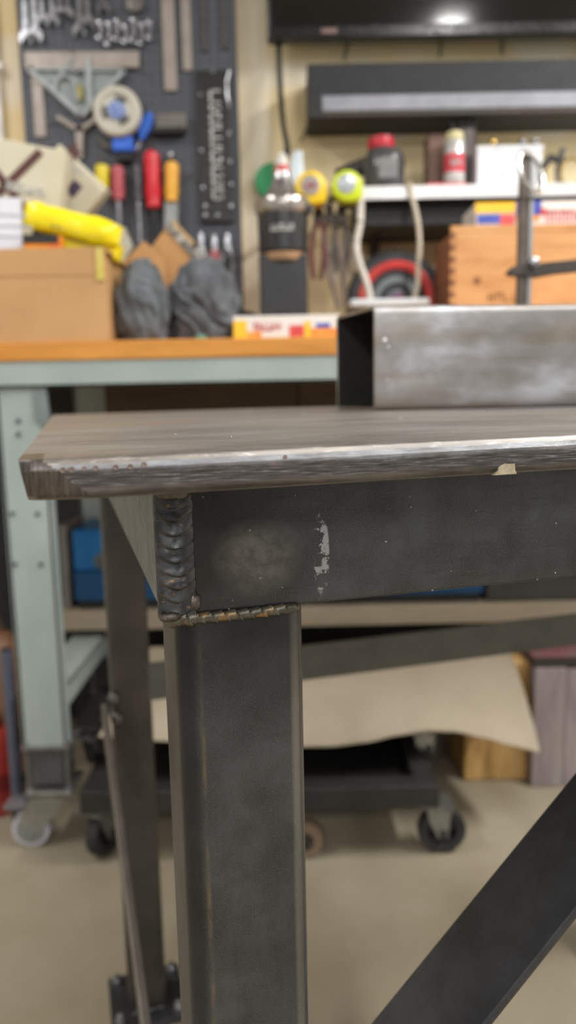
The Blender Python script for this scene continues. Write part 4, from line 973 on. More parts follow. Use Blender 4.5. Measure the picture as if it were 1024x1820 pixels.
# wheel with a black tire, leaning against things at the back of the bench
q = at(703, 535, 2.0); R_ = q.z - BT
t = thing('tire_wheel', 'black tire on a red rimmed wheel standing on the bench', 'wheel', (q.x, 2.02, BT))
def tor(r0, r1, d, y): return [(r0, y - d), (r1 - .01, y - d), (r1 - .003, y - d * .7), (r1, y - d * .3), (r1, y + d * .3), (r1 - .003, y + d * .7), (r1 - .01, y + d), (r0, y + d)]
tyre_m = mat('tyre_black', (44, 45, 48), (56, 57, 60), 20, .6, bump=.1)
MB().lathe(tor(.092, R_, .036, 0), (0, 0, R_), 'Y', 56).build('tire', tyre_m, t, smooth=True)
tr = MB()
for k in range(48):
    a = 2 * PI * k / 48; tr.box((-.004, -.03, R_ - .004), (.004, .03, R_ + .0005), 0, Matrix.Rotation(0, 3, 'Y'))
    vs = tr.bm.verts; 
    for v in list(vs)[-8:]: v.co = Matrix.Rotation(a, 3, 'Y') @ v.co + Vector((0, 0, R_))
tr.build('tread', tyre_m, t)
MB().lathe([(.078, .034), (.092, .036), (.098, .040), (.092, .044), (.080, .042), (.074, .034)], (0, 0, R_), 'Y', 48).build('rim', mat('rim_red', (222, 62, 62), (206, 78, 74), 20, .35), t, smooth=True)
MB().lathe([(.08, .026), (.078, .034), (.05, .037), (.03, .034), (.026, .040), (.006, .042)], (0, 0, R_), 'Y', 40).build('disc', mat('disc_grey', (124, 132, 134), (110, 118, 120), 20, .4, .4), t, smooth=True)
MB().lathe([(.019, .040), (.021, .043), (.018, .05), (.006, .052)], (0, 0, R_), 'Y', 24).build('hub', mat('hub_red_blue', (176, 70, 80), (70, 90, 150), 40, .4, lo=.45, hi=.55), t, smooth=True)
# pale cords and the power strip
mb = MB(); mb.cord([at(642, 330, 1.925), at(641, 372, 1.922), at(640, 398, 1.915), at(634, 432, 1.905), at(637, 460, 1.895), at(648, 492, 1.88), at(656, 520, 1.86), at(657, 536, 1.85)], .0085, 10)
solo('white_cable', mb, mat('cord_white', (222, 216, 206), (206, 198, 188), 20, .45), 'thick white cord hanging from the lime tape measure end of shelf', 'cord', smooth=True)
mb = MB(); mb.cord([at(728, 325, 1.925), at(733, 350, 1.92), at(742, 390, 1.91), at(746, 430, 1.90), at(744, 470, 1.895), at(742, 510, 1.88), at(735, 535, 1.86)], .0060, 10)
solo('white_cable', mb, mat('cord_cream', (206, 196, 178), (190, 178, 158), 20, .5), 'thinner cream cord hanging in front of the tire', 'cord', smooth=True)
q = at(660, 541, 1.83); t = thing('power_strip', 'white power strip on a dark block in front of the tire', 'power strip', (q.x, 1.83, BT)); zs = at(660, 547, 1.83).z - BT
MB().box((-.045, -.02, 0), (.125, .05, zs), .003).build('block', mat('grey_block', (70, 66, 64), None, 12, .6), t)
MB().box((-.052, -.026, zs), (.135, .05, zs + .018), .005).build('strip_body', mat('strip_white', (218, 226, 230), (206, 214, 220), 20, .35), t)
for k in range(3): MB().box((-.03 + .05 * k, .0, zs + .018), (.0 + .05 * k, .03, zs + .0195), .0005).build('socket', mat('socket_dark', (90, 92, 94), None, 20, .5), t)
# finger-jointed wooden crate
X0, X1, Z0, Z1 = rect(801, 399, 1060, 540, 1.76)
cr = thing('wooden_crate', 'finger jointed pine crate standing on the bench at right', 'crate', (X0, 1.76, BT)); CH = Z1 - BT; CW = .44; CD = .17
pine = m_wood('crate_pine', (182, 128, 74), (202, 150, 95), (214, 166, 112), (1.4, 9, 9), 4, .55)
pined = m_wood('crate_pine_side', (118, 74, 50), (136, 88, 60), (150, 100, 70), (9, 1.2, 9), 4, .6)
MB().box((.011, 0, 0), (CW - .011, .012, CH - .014), .0008).build('front_board', pine, cr)
MB().box((.0, -.001, CH - .0138), (CW, .012, CH), .001).build('top_rail', pine, cr)
MB().box((.011, CD - .012, 0), (CW - .011, CD, CH), .001).build('back_board', pined, cr)
for x in (0, CW - .011):
    MB().box((x, .0122, 0), (x + .011, CD - .0005, CH - .0145), .0008).build('end_board', pined, cr)
MB().box((.011, .012, .0), (CW - .011, CD - .012, .010)).build('bottom_board', pined, cr)
nfin = 19
for k in range(nfin):
    z = (CH - .0145) * k / nfin
    MB().box((.0, .0 + (.0012 if k % 2 else 0), z + .0006), (.0112, .0122, z + (CH - .0145) / nfin - .0006)).build('finger_joint', pine if k % 2 else pined, cr)
v = at(848, 499, 1.76); MB().lathe([(.003, 0), (.0095, .0003), (.0085, .0008)], (v.x - X0, 0, v.z - BT), 'Y', 14).build('knot', mat('knot_brown', (120, 78, 44), (150, 100, 60), 60, .6), cr)
mb = MB(); a, b = at(868, 520, 1.76), at(938, 536, 1.76); letters(mb, a.x - X0, b.z - BT, (b.x - a.x), a.z - b.z, 5, -.0002, .0004, 13); mb.build('stencil', mat('stencil_brown', (168, 118, 66), None, 20, .6), cr)
# flat product boxes on the crate and on the bench
def product_box(x0, y0, x1, y1, Y, depth, z, blocks, lab, wide=None):
    X0, X1, Z0, Z1 = rect(x0, y0, x1, y1, Y); Wd = wide or X1 - X0; hh = Z1 - Z0
    t = thing('product_box', lab, 'box', (X0, Y, z), group='flat product boxes')
    MB().box((0, 0, 0), (Wd, depth, hh), .0015).build('carton', mat('box_white', (226, 218, 212), (232, 226, 221), 10, .5), t)
    for (u0, v0, u1, v1, m_, nm) in blocks:
        MB().box((u0 * Wd, -.0012, v0 * hh), (u1 * Wd, .001, v1 * hh)).build(nm, m_, t)
    return t, Wd, hh
p_y, p_o, p_r, p_b = (mat('print_yellow', (244, 188, 26), (248, 202, 60), 30, .45), mat('print_orange', (232, 130, 44), (240, 160, 70), 50, .45), mat('print_red', (206, 60, 62), (222, 96, 92), 60, .45), mat('print_blue', (54, 70, 168), (76, 92, 186), 40, .45))
t, Wd, hh = product_box(415, 561, 606, 601, YB + .02, .11, BT, [(0, .02, .125, .80, p_y, 'yellow_end'), (.13, .02, .26, .30, p_o, 'printed_patch'), (.52, .03, .66, .55, p_r, 'printed_patch'), (.66, .03, .72, .72, p_y, 'printed_patch'), (.72, .03, .98, .40, p_o, 'printed_patch'), (.77, .42, .90, .62, p_b, 'printed_patch')], 'flat white and yellow product box lying on the bench front edge')
mb = MB(); letters(mb, Wd * .19, hh * .32, Wd * .27, hh * .38, 6, -.0002, .0008, 17); mb.build('lettering', p_r, t)
ZC = BT + CH
product_box(846, 357, 916, 399, 1.77, .13, ZC, [(-.02, .56, 1.0, 1.0, p_y, 'yellow_top'), (.04, .1, .62, .5, p_b, 'printed_patch'), (.62, .05, .98, .5, p_r, 'printed_patch')], 'small blue and yellow product box at the left end of the crate top')
t, Wd, hh = product_box(918, 355, 1040, 399, 1.775, .12, ZC, [(0, .42, .36, 1.0, p_b, 'blue_corner'), (.0, .18, .34, .44, p_o, 'printed_patch'), (.34, .42, .42, .7, p_r, 'printed_patch')], 'blue and white product box with red lettering behind the bar clamp')
mb = MB(); letters(mb, Wd * .42, hh * .12, Wd * .56, hh * .5, 5, -.0004, .0008, 19); mb.build('lettering', p_r, t)
# grey rag
def rag(name, c, sc, label, seed, col):
    bm = bmesh.new(); bmesh.ops.create_icosphere(bm, subdivisions=6, radius=1)
    o = Vector((seed * 3.1, seed * 1.7, seed))
    for v in bm.verts:
        p = v.co.copy()
        wv = Vector((noise.noise(p * 1.1 + o), noise.noise(p * 1.1 + o + Vector((9, 0, 0))), noise.noise(p * 1.1 + o + Vector((0, 9, 0)))))
        ph = math.atan2(p.y, p.x) + .9 * wv.x + p.z * .8
        rim = max(0, 1 - p.z * p.z) ** .5
        fold = abs(math.sin(3.5 * ph + 2.2 * wv.y)) ** .7 - .6 + .5 * (abs(math.sin(6.0 * ph + 3 * wv.z + p.z * 2)) - .6)
        g = abs(noise.noise(p * 2.6 + wv * 1.8 + o))
        big = noise.noise(p * .9 + o * 2)
        r = .98 + .20 * big + .15 * fold * rim - .16 * g
        q = Vector((p.x * r * sc[0], p.y * r * sc[1], p.z * r * sc[2]))
        q.z = max(q.z, -sc[2] * .60 + .004 * noise.noise(p * 6))
        v.co = q + Vector((0, 0, sc[2] * .60 + .002))
    m = MB(); m.bm.free(); m.bm = bm
    for v in bm.verts: v.co += Vector(c)
    return solo(name, m, col, label, 'rag', smooth=True)
ragm = mat('rag_cloth', (80, 84, 88), (112, 116, 121), 30, .9, bump=.4)
ragd = mat('rag_cloth_dark', (74, 76, 81), (104, 107, 112), 30, .9, bump=.4)
rag('shop_rag', (-.281, 1.565, BT), (.054, .060, .104), 'crumpled grey shop rag beside the cardboard carton', 2, ragm)
rag('shop_rag', (-.172, 1.63, BT), (.080, .072, .108), 'larger crumpled dark grey rag heap nearer the machine', 5, ragd)
mb = MB(); q = onb(357, 597, 1.49); mb.lathe([(.006, 0), (.011, .001), (.011, .006), (.005, .008)], q, 'Z', 16); solo('mint_puck', mb, mat('mint_plastic', (110, 176, 150), None, 20, .4), 'small mint green puck lying before the dark rag heap', 'puck', smooth=True)
t = thing('headset', 'black curved headset lying behind the rags', 'headset', onb(432, 560, 1.72))
pts = [(.05 * math.cos(a * PI / 10) - .0, .0, .012 + .055 * math.sin(a * PI / 10)) for a in range(11)]
MB().tube(pts, .012, 10).build('band', mat('pad_black', (26, 26, 28)), t, smooth=True)
for s in (-1, 1): MB().sphere((s * .046, 0, .022), .022, 14, (.7, 1, 1)).build('ear_pad', mat('pad_black', (26, 26, 28)), t, smooth=True)
mb = MB(); q = onb(435, 570, 1.62); mb.box((q.x - .02, 1.60, BT), (q.x + .022, 1.66, BT + .026), .004); solo('wood_scrap', mb, mat('scrap_brown', (112, 84, 66), (140, 112, 90), 30, .6), 'small brown wood scrap before the black headset', 'scrap')

# open cardboard carton at the left with packages sticking out
cb = mat('carton_card', (184, 142, 94), (196, 153, 105), 6, .75, bump=.08)
X0, X1, Z0, Z1 = rect(-60, 441, 189, 606, YB + .008)
ct = thing('cardboard_carton', 'open brown cardboard carton full of packages at bench left', 'carton', (X0, YB + .008, BT)); CTW, CTH, CTD = X1 - X0, Z1 - BT, .24
th = .005
MB().box((0, 0, 0), (CTW, th, CTH), .001).build('front_wall', cb, ct)
MB().box((0, CTD - th, 0), (CTW, CTD, CTH), .001).build('back_wall', cb, ct)
for x in (0, CTW - th): MB().box((x, th, 0), (x + th, CTD - th, CTH), .001).build('side_wall', cb, ct)
MB().box((th, th, 0), (CTW - th, CTD - th, th)).build('bottom', cb, ct)
MB().box((0.0, -.0006, CTH - .052), (CTW, .0002, CTH - .050)).build('crease', mat('card_crease', (176, 130, 78), None, 10, .8), ct)
MB().loft([[Vector((x, y, z)) for y, z in ((.01, 0), (.12, 0), (.12, .004), (.01, .004))] for x, z0 in ((0, 0), (.001, 0))]) if False else None
fl = MB(); fl.box((CTW, .01, CTH - .005), (CTW + .010, CTD - .01, CTH - .001)); fl.move(lambda v: Vector((v.x, v.y, v.z - max(0, v.x - CTW) * .6))); fl.build('side_flap', cb, ct)
def slab(name, lab, cat, p0, p1, hgt, thick, m, Y, lean=0.0, parts=(), rise=0):
    """upright package: lower edge from picture point p0 to p1 on depth Y, leaning back"""
    a, b = at(*p0, Y), at(*p1, Y); d = b - a; L = d.length; ang = math.atan2(d.z, d.x)
    t = thing(name, lab, cat, a, rot=(-lean, -ang, 0))
    MB().box((0, 0, 0), (L, thick, hgt), .003).build('package', m, t)
    for nm, u0, v0, u1, v1, mm in parts:
        MB().box((u0 * L, -.0012, v0 * hgt), (u1 * L, .002, v1 * hgt), 0).build(nm, mm, t)
    return t, L
cream = mat('cream_card', (204, 196, 172), (212, 205, 184), 8, .55)
brn = mat('print_brown', (92, 50, 46), None, 20, .5); wht = mat('print_white', (238, 236, 232), None, 20, .5); pur = mat('print_purple', (86, 70, 96), None, 30, .5)
def stripe(t, p, q_, wd, m, nm, y=-.0015):
    p, q_ = Vector((p[0], 0, p[1])), Vector((q_[0], 0, q_[1])); d = (q_ - p).normalized(); nr = Vector((d.z, 0, -d.x)) * wd / 2
    MB().prism([((p + nr).x, (p + nr).z), ((q_ + nr).x, (q_ + nr).z), ((q_ - nr).x, (q_ - nr).z), ((p - nr).x, (p - nr).z)], y, .001, 'XZ').build(nm, m, t)
t, L = slab('cream_package', 'cream package with crossed brown stripes standing in the carton', 'package', (-70, 452), (92, 482), .235, .04, cream, 1.59)
sx = L / 165
stripe(t, (.02, .20), (.145, .085), .016, brn, 'brown_stripe'); stripe(t, (.03, .09), (.135, .225), .016, brn, 'brown_stripe')
mb = MB(); letters(mb, .075, .140, .085, .018, 8, -.0016, .0008, 41); mb.build('lettering', wht, t)
mb = MB(); letters(mb, .05, .055, .075, .012, 8, -.0002, .0008, 42); mb.build('lettering', mat('print_grey', (90, 92, 92), None, 20, .5), t)
t, L = slab('cream_package', 'second cream package with a purple mark behind the yellow bag', 'package', (14, 366), (100, 444), .168, .04, cream, 1.655)
stripe(t, (.018, .07), (.030, .19), .011, brn, 'brown_stripe'); stripe(t, (.035, .06), (.042, .185), .008, brn, 'brown_stripe')
mb = MB(); letters(mb, .028, .145, .05, .014, 6, -.0016, .0008, 43); mb.build('lettering', wht, t)
MB().box((.070, -.0012, .105), (.092, .002, .135)).build('purple_mark', pur, t)
yb = mat('bag_yellow', (246, 222, 10), (250, 230, 40), 14, .25)
a, b = at(48, 374, 1.535), at(218, 416, 1.535)
t = thing('yellow_bag', 'shiny yellow plastic package lying tilted across the carton', 'package', a, rot=(0, math.atan2(a.z - b.z, b.x - a.x), 0)); L = (b - a).length
mb = MB(); rings = []
for k in range(25):
    u = L * k / 24; e = min(1, k / 3, (24 - k) / 3); hh = .026 * (.75 + .25 * e); dd = .003 + .012 * e ** .5
    rings.append([Vector((u, -.01 + dd * math.cos(2 * PI * j / 16) + .003 * noise.noise(Vector((u * 30, j, 1))), -.008 + (hh + .0035 * noise.noise(Vector((u * 25, 0, 3)))) * math.sin(2 * PI * j / 16) + .002 * noise.noise(Vector((u * 40, j * .7, 5))))) for j in range(16)])
mb.loft(rings).build('bag_body', yb, t, smooth=True)
mb = MB(); letters(mb, L * .30, -.022, L * .55, .016, 9, -.0225, .0006, 57); mb.build('lettering', mat('print_foil', (236, 230, 190), None, 40, .15, .6), t)
a2, b2 = at(60, 402, 1.53), at(212, 436, 1.53)
t2 = thing('yellow_bag', 'lower black and yellow package under the shiny yellow one', 'package', a2, rot=(0, math.atan2(a2.z - b2.z, b2.x - a2.x), 0)); L2 = (b2 - a2).length
MB().box((0, 0, -.03), (L2, .05, .006), .006).build('package', yb, t2)
MB().box((.0, -.0012, -.022), (L2 * .32, .002, .004)).build('black_patch', mat('print_black', (40, 40, 38), None, 20, .4), t2)
mb = MB(); letters(mb, L2 * .42, -.012, L2 * .45, .010, 12, -.0003, .0008, 51); mb.build('lettering', mat('print_foil', (236, 230, 190), None, 40, .15, .6), t2)
t, L = slab('paper_sheet', 'white printed paper sheet propped at the carton left end', 'paper', (-20, 450), (40, 452), .105, .002, mat('white_paper', (222, 222, 232), (230, 230, 238), 10, .6), 1.515)
mb = MB()
for k in range(3): mb.box((.012, -.0008, .03 + .02 * k), (.085, .001, .033 + .02 * k))
mb.build('printed_lines', mat('print_faint', (172, 174, 188), None, 20, .6), t)
t, L = slab('orange_packet', 'small orange and black packet at the carton front wall', 'packet', (42, 452), (112, 452), .034, .012, mat('packet_orange', (240, 170, 30), (232, 110, 40), 30, .3), 1.50)
MB().box((0, -.0012, .02), (L * .9, .003, .036)).build('black_band', mat('print_black', (40, 40, 38)), t)
mb = MB(); X0, X1, Z0, Z1 = rect(171, 440, 184, 498, YB + .004); mb.box((X0, YB + .0035, Z0), (X1, YB + .0078, Z1), .001); solo('foil_label', mb, mat('foil_yellow', (226, 200, 60), (240, 230, 150), 80, .2, .4), 'shiny yellow label strip on the carton front right edge', 'label')
# loose cardboard and a tilted box behind the rags
kraft = mat('kraft_board', (188, 140, 88), (200, 152, 98), 8, .7)
q = at(214, 470, 1.63); t = thing('cardboard_flap', 'folded brown cardboard piece standing behind the grey rag', 'cardboard', (q.x, 1.66, BT))
zr = lambda py, Y=1.66: at(240, py, Y).z - BT; xr = lambda px, Y=1.66: at(px, 470, Y).x - q.x
MB().prism([(xr(205), 0), (xr(205), zr(478)), (xr(258), zr(428)), (xr(292), zr(462)), (xr(292), 0)], 0, .004, 'XZ').build('panel', kraft, t)
MB().prism([(xr(206), zr(476)), (xr(214), zr(408)), (xr(226), zr(404)), (xr(238), zr(438)), (xr(212), zr(480))], -.004, -.001, 'XZ').build('printed_panel', mat('printed_grey', (176, 172, 156), (190, 186, 170), 40, .5), t)
a, b = at(268, 440, 1.70), at(308, 402, 1.70)
t = thing('tilted_box', 'brown box with a printed edge leaning behind the dark rag heap', 'box', (at(300, 560, 1.72).x, 1.74, BT))
zr = lambda py: at(310, py, 1.74).z - BT; xr = lambda px: at(px, 470, 1.74).x - t.location.x
MB().prism([(xr(262), zr(448)), (xr(300), zr(402)), (xr(372), zr(492)), (xr(350), 0.001), (xr(300), 0.001)], 0, .05, 'XZ').build('box_body', kraft, t)
MB().prism([(xr(297), zr(406)), (xr(307), zr(394)), (xr(384), zr(484)), (xr(372), zr(494))], -.003, .052, 'XZ').build('printed_edge', mat('printed_edge', (98, 92, 88), (176, 172, 160), 60, .45, lo=.45, hi=.55), t)
MB().prism([(xr(307), zr(394)), (xr(312), zr(391)), (xr(348), zr(432)), (xr(342), zr(436))], -.002, .05, 'XZ').build('card_edge', mat('card_light', (206, 170, 118), None, 20, .6), t)

# ------------------------------------------------------------------ below the bench
SHZ = shelfz1
bm_ = mat('box_blue', (0, 96, 160), (4, 104, 168), 8, .4); bd = mat('box_blue_dark', (0, 66, 112), (2, 72, 120), 8, .4)
X0, X1, Z0, Z1 = rect(130, 942, 860, 1074, 1.85)
t = thing('blue_toolbox', 'long blue metal toolbox standing on the lower bench shelf', 'toolbox', ((X0 + X1) / 2, 1.85, SHZ)); hw = (X1 - X0) / 2; hh = at(160, 942, 1.85).z - SHZ; zm = at(160, 1016, 1.85).z - SHZ
MB().box((-hw, .002, zm), (hw, .2, hh), .008).build('lid', bm_, t)
MB().box((-hw, 0, 0.022), (hw, .2, zm - .001), .003).build('body', bd, t)
MB().box((-hw + .01, .004, 0), (hw - .01, .19, .022)).build('base', mat('pad_black', (26, 26, 28)), t)
v = at(182, 997, 1.85); MB().lathe([(.010, 0), (.021, .001), (.020, .010), (.012, .011), (.010, .004)], (v.x - t.location.x, .002, v.z - SHZ), 'Y', 20).build('latch', mat('latch_grey', (112, 116, 122), None, 20, .4, .5), t, smooth=True)
t = thing('grey_panel', 'pale grey frame panel standing left of the blue toolbox', 'panel', (at(124, 1080, 1.87).x, 1.862, SHZ)); hg = at(124, 934, 1.862).z - SHZ
MB().box((-.012, 0, 0), (-.0005 + .006, .16, hg), .002).build('side', mat('frame_grey', (126, 122, 118), (114, 110, 106), 12, .6), t)
MB().box((.006, 0.202, hg - .02), (.04, .21, hg + .008), .002).build('top_corner', mat('frame_grey', (126, 122, 118)), t)
X0, X1, Z0, Z1 = rect(866, 1030, 1040, 1078, 1.84)
t = thing('dark_case', 'dark grey case on the lower shelf right of the blue toolbox', 'case', (X0, 1.845, SHZ)); 
MB().box((0, 0, 0), (.30, .2, .10), .006).build('case_body', mat('case_dark', (52, 52, 52), (62, 62, 61), 12, .5), t)
MB().box((-.001, -.002, .062), (.301, .201, .068), .001).build('lid_seam', mat('pad_black', (26, 26, 28)), t)
# brown drawers hung under the bench top
dw = m_wood('drawer_brown', (58, 43, 30), (70, 53, 37), (80, 62, 44), (1.2, 9, 9), 4, .6)
X0, X1, _, _ = rect(185, 715, 900, 740, 1.9)
t = thing('drawer_unit', 'brown wooden drawer unit hung under the workbench top', 'drawer unit', (X0, 1.90, BU - .20)); WD = X1 - X0
MB().box((0, .012, 0), (WD, .2, .1995), .002).build('cabinet', dw, t)
nx = at(530, 715, 1.9).x - X0
for x0, x1 in ((.004, nx - .003), (nx + .003, WD - .004)):
    d_ = MB().box((x0, 0, .006), (x1, .012, .19), .002).build('drawer', dw, t); MB().lathe([(.006, 0), (.009, .012), (.012, .02), (.006, .024)], ((x0 + x1) / 2, 0, .07), 'Y', 16).build('knob', mat('dark_socket', (120, 116, 112)), d_, smooth=True)
# two dollies stacked under the bench
blkp = mat('dolly_black', (34, 33, 33), (46, 44, 43), 14, .55)
def dolly(name, lab, x0, x1, y0, y1, z0, z1, wheels, wr, group=None, wheel_m=None, fork_m=None, inner=True):
    t = thing(name, lab, 'dolly', ((x0 + x1) / 2, (y0 + y1) / 2, 0)); cx, cy = (x0 + x1) / 2, (y0 + y1) / 2
    for y in (y0, y1 - .045): MB().box((x0 - cx, y - cy, z0), (x1 - cx, y + .045 - cy, z1), .003).build('side_rail', blkp, t)
    for x in (x0, (x0 + x1) / 2 - .02, x1 - .045): MB().box((x - cx, y0 + .045 - cy, z0 + .004), (x + .045 - cx, y1 - .045 - cy, z1 - .004), .002).build('cross_rail', blkp, t)
    zb = z0 - 2 * wr
    for k, (wx, wy, ang) in enumerate(wheels):
        R3 = Matrix.Rotation(ang, 3, 'Z'); c = Vector((wx - cx, wy - cy, 0)); bot = z0 - 2 * wr - .014
        mb = MB(); mb.box((-.036, -.03, z0 - .003), (.036, .03, z0 - .0003)); mb.lathe([(.022, z0 - .016), (.024, z0 - .003)], (0, 0, 0), 'Z', 18)
        for s in (-1, 1): mb.prism([(-.020, z0 - .012), (.030, z0 - .012), (.026, z0 - .05), (.030 - .006, bot + wr - .010), (.004, bot + wr - .010), (-.014, z0 - .04)], s * .019 - .0013, s * .019 + .0013, 'XZ')
        mb.move(lambda v: R3 @ v + c)
        ca = mb.build('caster', fork_m or mat('zinc_plate', (168, 168, 164)), t)
        mb = MB(); ww = Vector((.014, 0, bot + wr))
        mb.lathe([(wr * .62, -.012), (wr * .95, -.013), (wr, -.009), (wr, .009), (wr * .95, .013), (wr * .62, .012), (wr * .58, .006), (wr * .58, -.006)], ww, 'Y', 28)
        mb.bm.faces.ensure_lookup_table()
        mb.move(lambda v: R3 @ v + c); mb.build('wheel', wheel_m or mat('black_rubber', (32, 32, 33)), ca, smooth=True)
        mb = MB()
        for j in range(5):
            aa = 2 * PI * j / 5; rm = Matrix.Rotation(aa, 3, 'Y'); b_ = MB(); mb.prism([tuple((rm @ Vector((x, 0, z)))[i] for i in (0, 2)) for x, z in ((-.005, 0), (.005, 0), (.005, wr * .66), (-.005, wr * .66))], -.005, .005, 'XZ'); b_.bm.free()
        mb.lathe([(.008, -.024), (.010, -.02), (.010, .02), (.008, .024)], (0, 0, 0), 'Y', 14)
        mb.move(lambda v: R3 @ (v + ww) + c); mb.build('spokes', wheel_m or mat('black_rubber', (32, 32, 33)), ca)
    return t
YD = 1.42
dz1 = at(600, 1400, YD).z; dz0 = at(600, 1440, YD).z
xl, xr_ = at(140, 1420, YD).x, at(782, 1420, YD).x
WR = (dz0 - .014) / 2 - .0002
low = dolly('low_dolly', 'low black dolly on casters under the bench, lower of two', xl, xr_, YD, 1.86, dz0, dz1, [(at(785, 1480, 1.45).x - .014, 1.452, 0), (xl + .03, 1.455, 1.15), (xl + .04, 1.82, .4), (xr_ - .03, 1.82, .3)], WR)
lc = Vector(((xl + xr_) / 2, (YD + 1.86) / 2, 0)); q = at(541, 1490, 1.445)
md = MB().lathe([(.02, -.014), (.037, -.015), (.0395, -.01), (.0395, .01), (.037, .015), (.02, .014)], (q.x - lc.x, 1.445 - lc.y, .0395), 'Y', 30).build('middle_wheel', mat('brown_rubber', (110, 92, 76), (124, 104, 86), 20, .6), low, smooth=True)
MB().lathe([(.018, -.017), (.020, -.012), (.020, .012), (.018, .017)], (q.x - lc.x, 1.445 - lc.y, .0395), 'Y', 20).build('hub', mat('hub_dark', (40, 38, 36), None, 20, .5), md, smooth=True)
MB().box((xl + .046 - lc.x, YD + .046 - lc.y, .1215), (xr_ - .046 - lc.x, 1.814 - lc.y, .1275)).build('deck', mat('deck_black', (30, 29, 29), None, 12, .6), low)
uz0, uz1 = .2080, .2270
xu0, xu1 = at(130, 1310, 1.60).x, at(790, 1320, 1.60).x
dolly('low_dolly', 'upper black dolly stacked on the lower one under the cardboard sheet', xu0, xu1, 1.585, 1.80, uz0, uz1, [(at(757, 1350, 1.60).x - .014, 1.605, .2), (xu0 + .045, 1.605, 1.2), (xu0 + .05, 1.77, .3), (xu1 - .05, 1.77, .2)], (uz0 - .014 - .1275) / 2)
# cardboard sheet draped over the upper dolly and the log block
def sheet():
    nu, nv = 90, 30; fr = [(175, 1308), (300, 1316), (420, 1323), (520, 1326), (590, 1325), (650, 1318), (710, 1305), (760, 1297), (810, 1299), (860, 1310), (910, 1324), (960, 1336)]
    def fy(px):
        for (a, b), (c, d) in zip(fr, fr[1:]):
            if a <= px <= c:
                t = (px - a) / (c - a); t = t * t * (3 - 2 * t) * .5 + t * .5; return b + (d - b) * t
        return fr[-1][1]
    Yf, Yk = 1.51, 1.80
    top = []
    for j in range(nv + 1):
        t = j / nv; row = []
        for i in range(nu + 1):
            s = i / nu; px = 175 + (960 - 175) * s
            f = at(px, fy(px), Yf); bx = 268 + (902 - 268) * s
            k = at(bx, 1150 - 6 * s, Yk)
            p = f.lerp(k, t)
            flat = at(px, 1322, Yf).lerp(k, t)
            p.z = flat.z + (p.z - flat.z) * (1 - t) ** 2.2 + .010 * math.sin(PI * t)
            row.append(p)
        top.append(row)
    mb = MB(); bm = mb.bm
    A = [[bm.verts.new(p) for p in r] for r in top]; B = [[bm.verts.new(p - Vector((0, 0, .003))) for p in r] for r in top]
    for j in range(nv):
        for i in range(nu):
            bm.faces.new((A[j][i], A[j][i + 1], A[j + 1][i + 1], A[j + 1][i])); bm.faces.new((B[j][i + 1], B[j][i], B[j + 1][i], B[j + 1][i + 1]))
    for i in range(nu):
        bm.faces.new((A[0][i + 1], A[0][i], B[0][i], B[0][i + 1])); bm.faces.new((A[nv][i], A[nv][i + 1], B[nv][i + 1], B[nv][i]))
    for j in range(nv):
        bm.faces.new((A[j][0], A[j + 1][0], B[j + 1][0], B[j][0])); bm.faces.new((A[j + 1][nu], A[j][nu], B[j][nu], B[j + 1][nu]))
    return mb
solo('cardboard_sheet', sheet(), mat('grey_kraft', (160, 147, 127), (168, 156, 136), 6, .8), 'wavy beige cardboard sheet lying over the stacked dollies', 'cardboard', smooth=True)
# wood blocks at the right
X0, X1, _, _ = rect(826, 1300, 942, 1400, 1.73)
ZB = at(900, 1176, 1.73).z
mb = MB(); mb.box((X0, 1.735, 0), (X1, 1.90, ZB), .006)
for v in mb.bm.verts: v.co += Vector((1, 1, 0)) * .002 * noise.noise(v.co * 12)
solo('log_block', mb, m_wood('yellow_wood', (150, 112, 62), (196, 156, 96), (218, 182, 124), (9, 9, 2), 3, .7, .4), 'yellow rough sawn wood block beside the stacked dollies', 'wood block')
X0, X1, _, _ = rect(942, 1300, 1040, 1400, 1.69)
ZB2 = at(990, 1190, 1.69).z
t = thing('timber_block', 'weathered purplish grey timber standing right of the yellow block', 'timber', (X0 + .008, 1.70, 0)); tw_ = m_wood('weathered_wood', (124, 112, 112), (146, 134, 134), (160, 150, 150), (9, 9, 1.6), 3, .75, .3)
MB().box((0, 0, 0), (.078, .16, ZB2), .004).build('timber', tw_, t); MB().box((.0792, .004, 0), (.17, .16, ZB2 - .004), .004).build('timber', tw_, t)
q = at(940, 1190, 1.69); t = thing('pink_book', 'dark block with a thin pink stripe lying on the weathered timber', 'block', (X0 + .004, 1.702, ZB2))
MB().box((0, 0, 0), (.15, .15, at(990, 1172, 1.69).z - ZB2), .003).build('block_body', mat('block_dark', (52, 46, 42), None, 20, .6), t)
zz = at(990, 1172, 1.69).z - ZB2; MB().box((-.002, -.002, zz), (.152, .15, zz + .006), .002).build('pink_cover', mat('cover_pink', (128, 74, 80), (118, 92, 94), 20, .5), t)
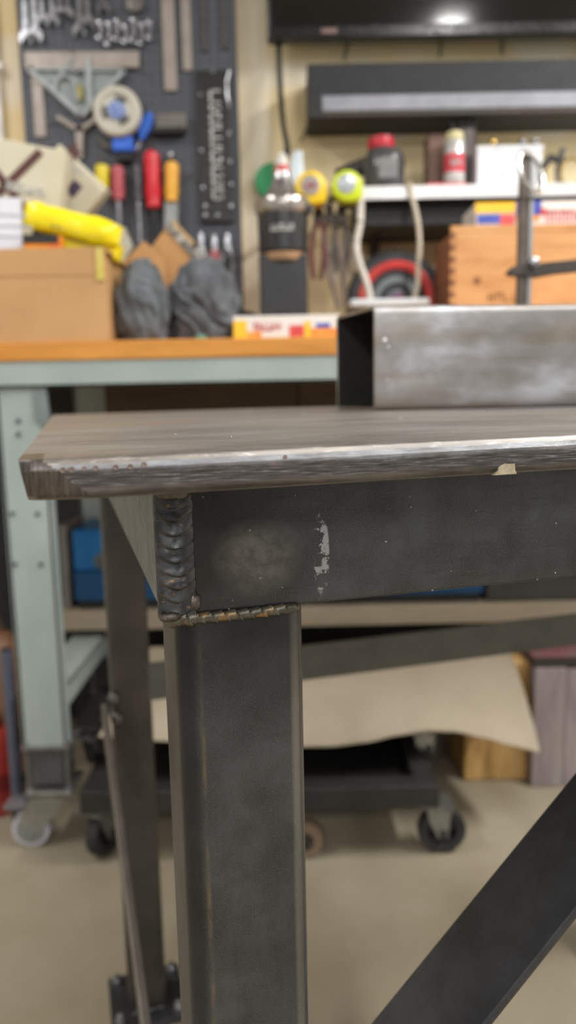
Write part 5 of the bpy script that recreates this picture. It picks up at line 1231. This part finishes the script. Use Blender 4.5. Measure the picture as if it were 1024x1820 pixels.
# things at the left edge behind the bench leg
q = at(2, 1400, 1.62); t = thing('red_canister', 'small red canister on the floor left of the bench leg', 'canister', (q.x - .028, 1.66, 0)); hz = at(2, 1305, 1.62).z
MB().lathe([(.052, 0), (.056, .006), (.056, hz - .03), (.045, hz - .006), (.02, hz)], (0, 0, 0), 'Z', 28).build('body', mat('canister_red', (150, 44, 40), (164, 56, 50), 14, .4), t, smooth=True)
MB().lathe([(.018, hz - .001), (.02, hz + .004), (.02, hz + .024), (.014, hz + .028)], (0, 0, 0), 'Z', 20).build('cap', mat('pad_black', (26, 26, 28)), t, smooth=True)
MB().lathe([(.0565, hz * .3), (.0568, hz * .31), (.0568, hz * .5), (.0565, hz * .51)], (0, 0, 0), 'Z', 28).build('label_band', mat('canister_band', (120, 34, 32), None, 14, .4), t, smooth=True)
q = at(22, 1300, 1.60); t = thing('blue_grey_pole', 'blue grey pole standing on the floor beside the bench leg', 'pole', (q.x, 1.60, 0)); zt = at(22, 1155, 1.60).z
MB().cyl((0, 0, .0), (0, 0, zt), .013, seg=16).build('tube', mat('pole_bluegrey', (84, 90, 108), (98, 104, 122), 14, .4, .3), t, smooth=True)
MB().lathe([(.016, 0), (.016, .02), (.013, .03)], (0, 0, 0), 'Z', 18).build('foot', mat('pad_black', (26, 26, 28)), t, smooth=True)
MB().lathe([(.013, zt - .001), (.010, zt + .004)], (0, 0, 0), 'Z', 16).build('end_cap', mat('pad_black', (26, 26, 28)), t, smooth=True)
q = at(-16, 1120, 1.80); t = thing('leather_bag', 'tall brown rounded bag on the floor behind the red canister', 'bag', (q.x, 1.80, 0)); hz = q.z
mb = MB(); mb.lathe([(.06, 0), (.074, .01), (.078, hz * .5), (.070, hz * .85), (.05, hz * .97), (.03, hz)], (0, 0, 0), 'Z', 24); mb.move(lambda v: Vector((v.x, v.y * .8, v.z))); mb.build('bag_body', mat('leather_brown', (116, 82, 58), (132, 96, 70), 16, .5, bump=.2), t, smooth=True)
MB().tube([(-.03, 0, hz - .004), (-.02, 0, hz + .03), (.02, 0, hz + .03), (.03, 0, hz - .004)], .006, 8).build('handle', mat('leather_dark', (70, 48, 34), None, 16, .5), t, smooth=True)
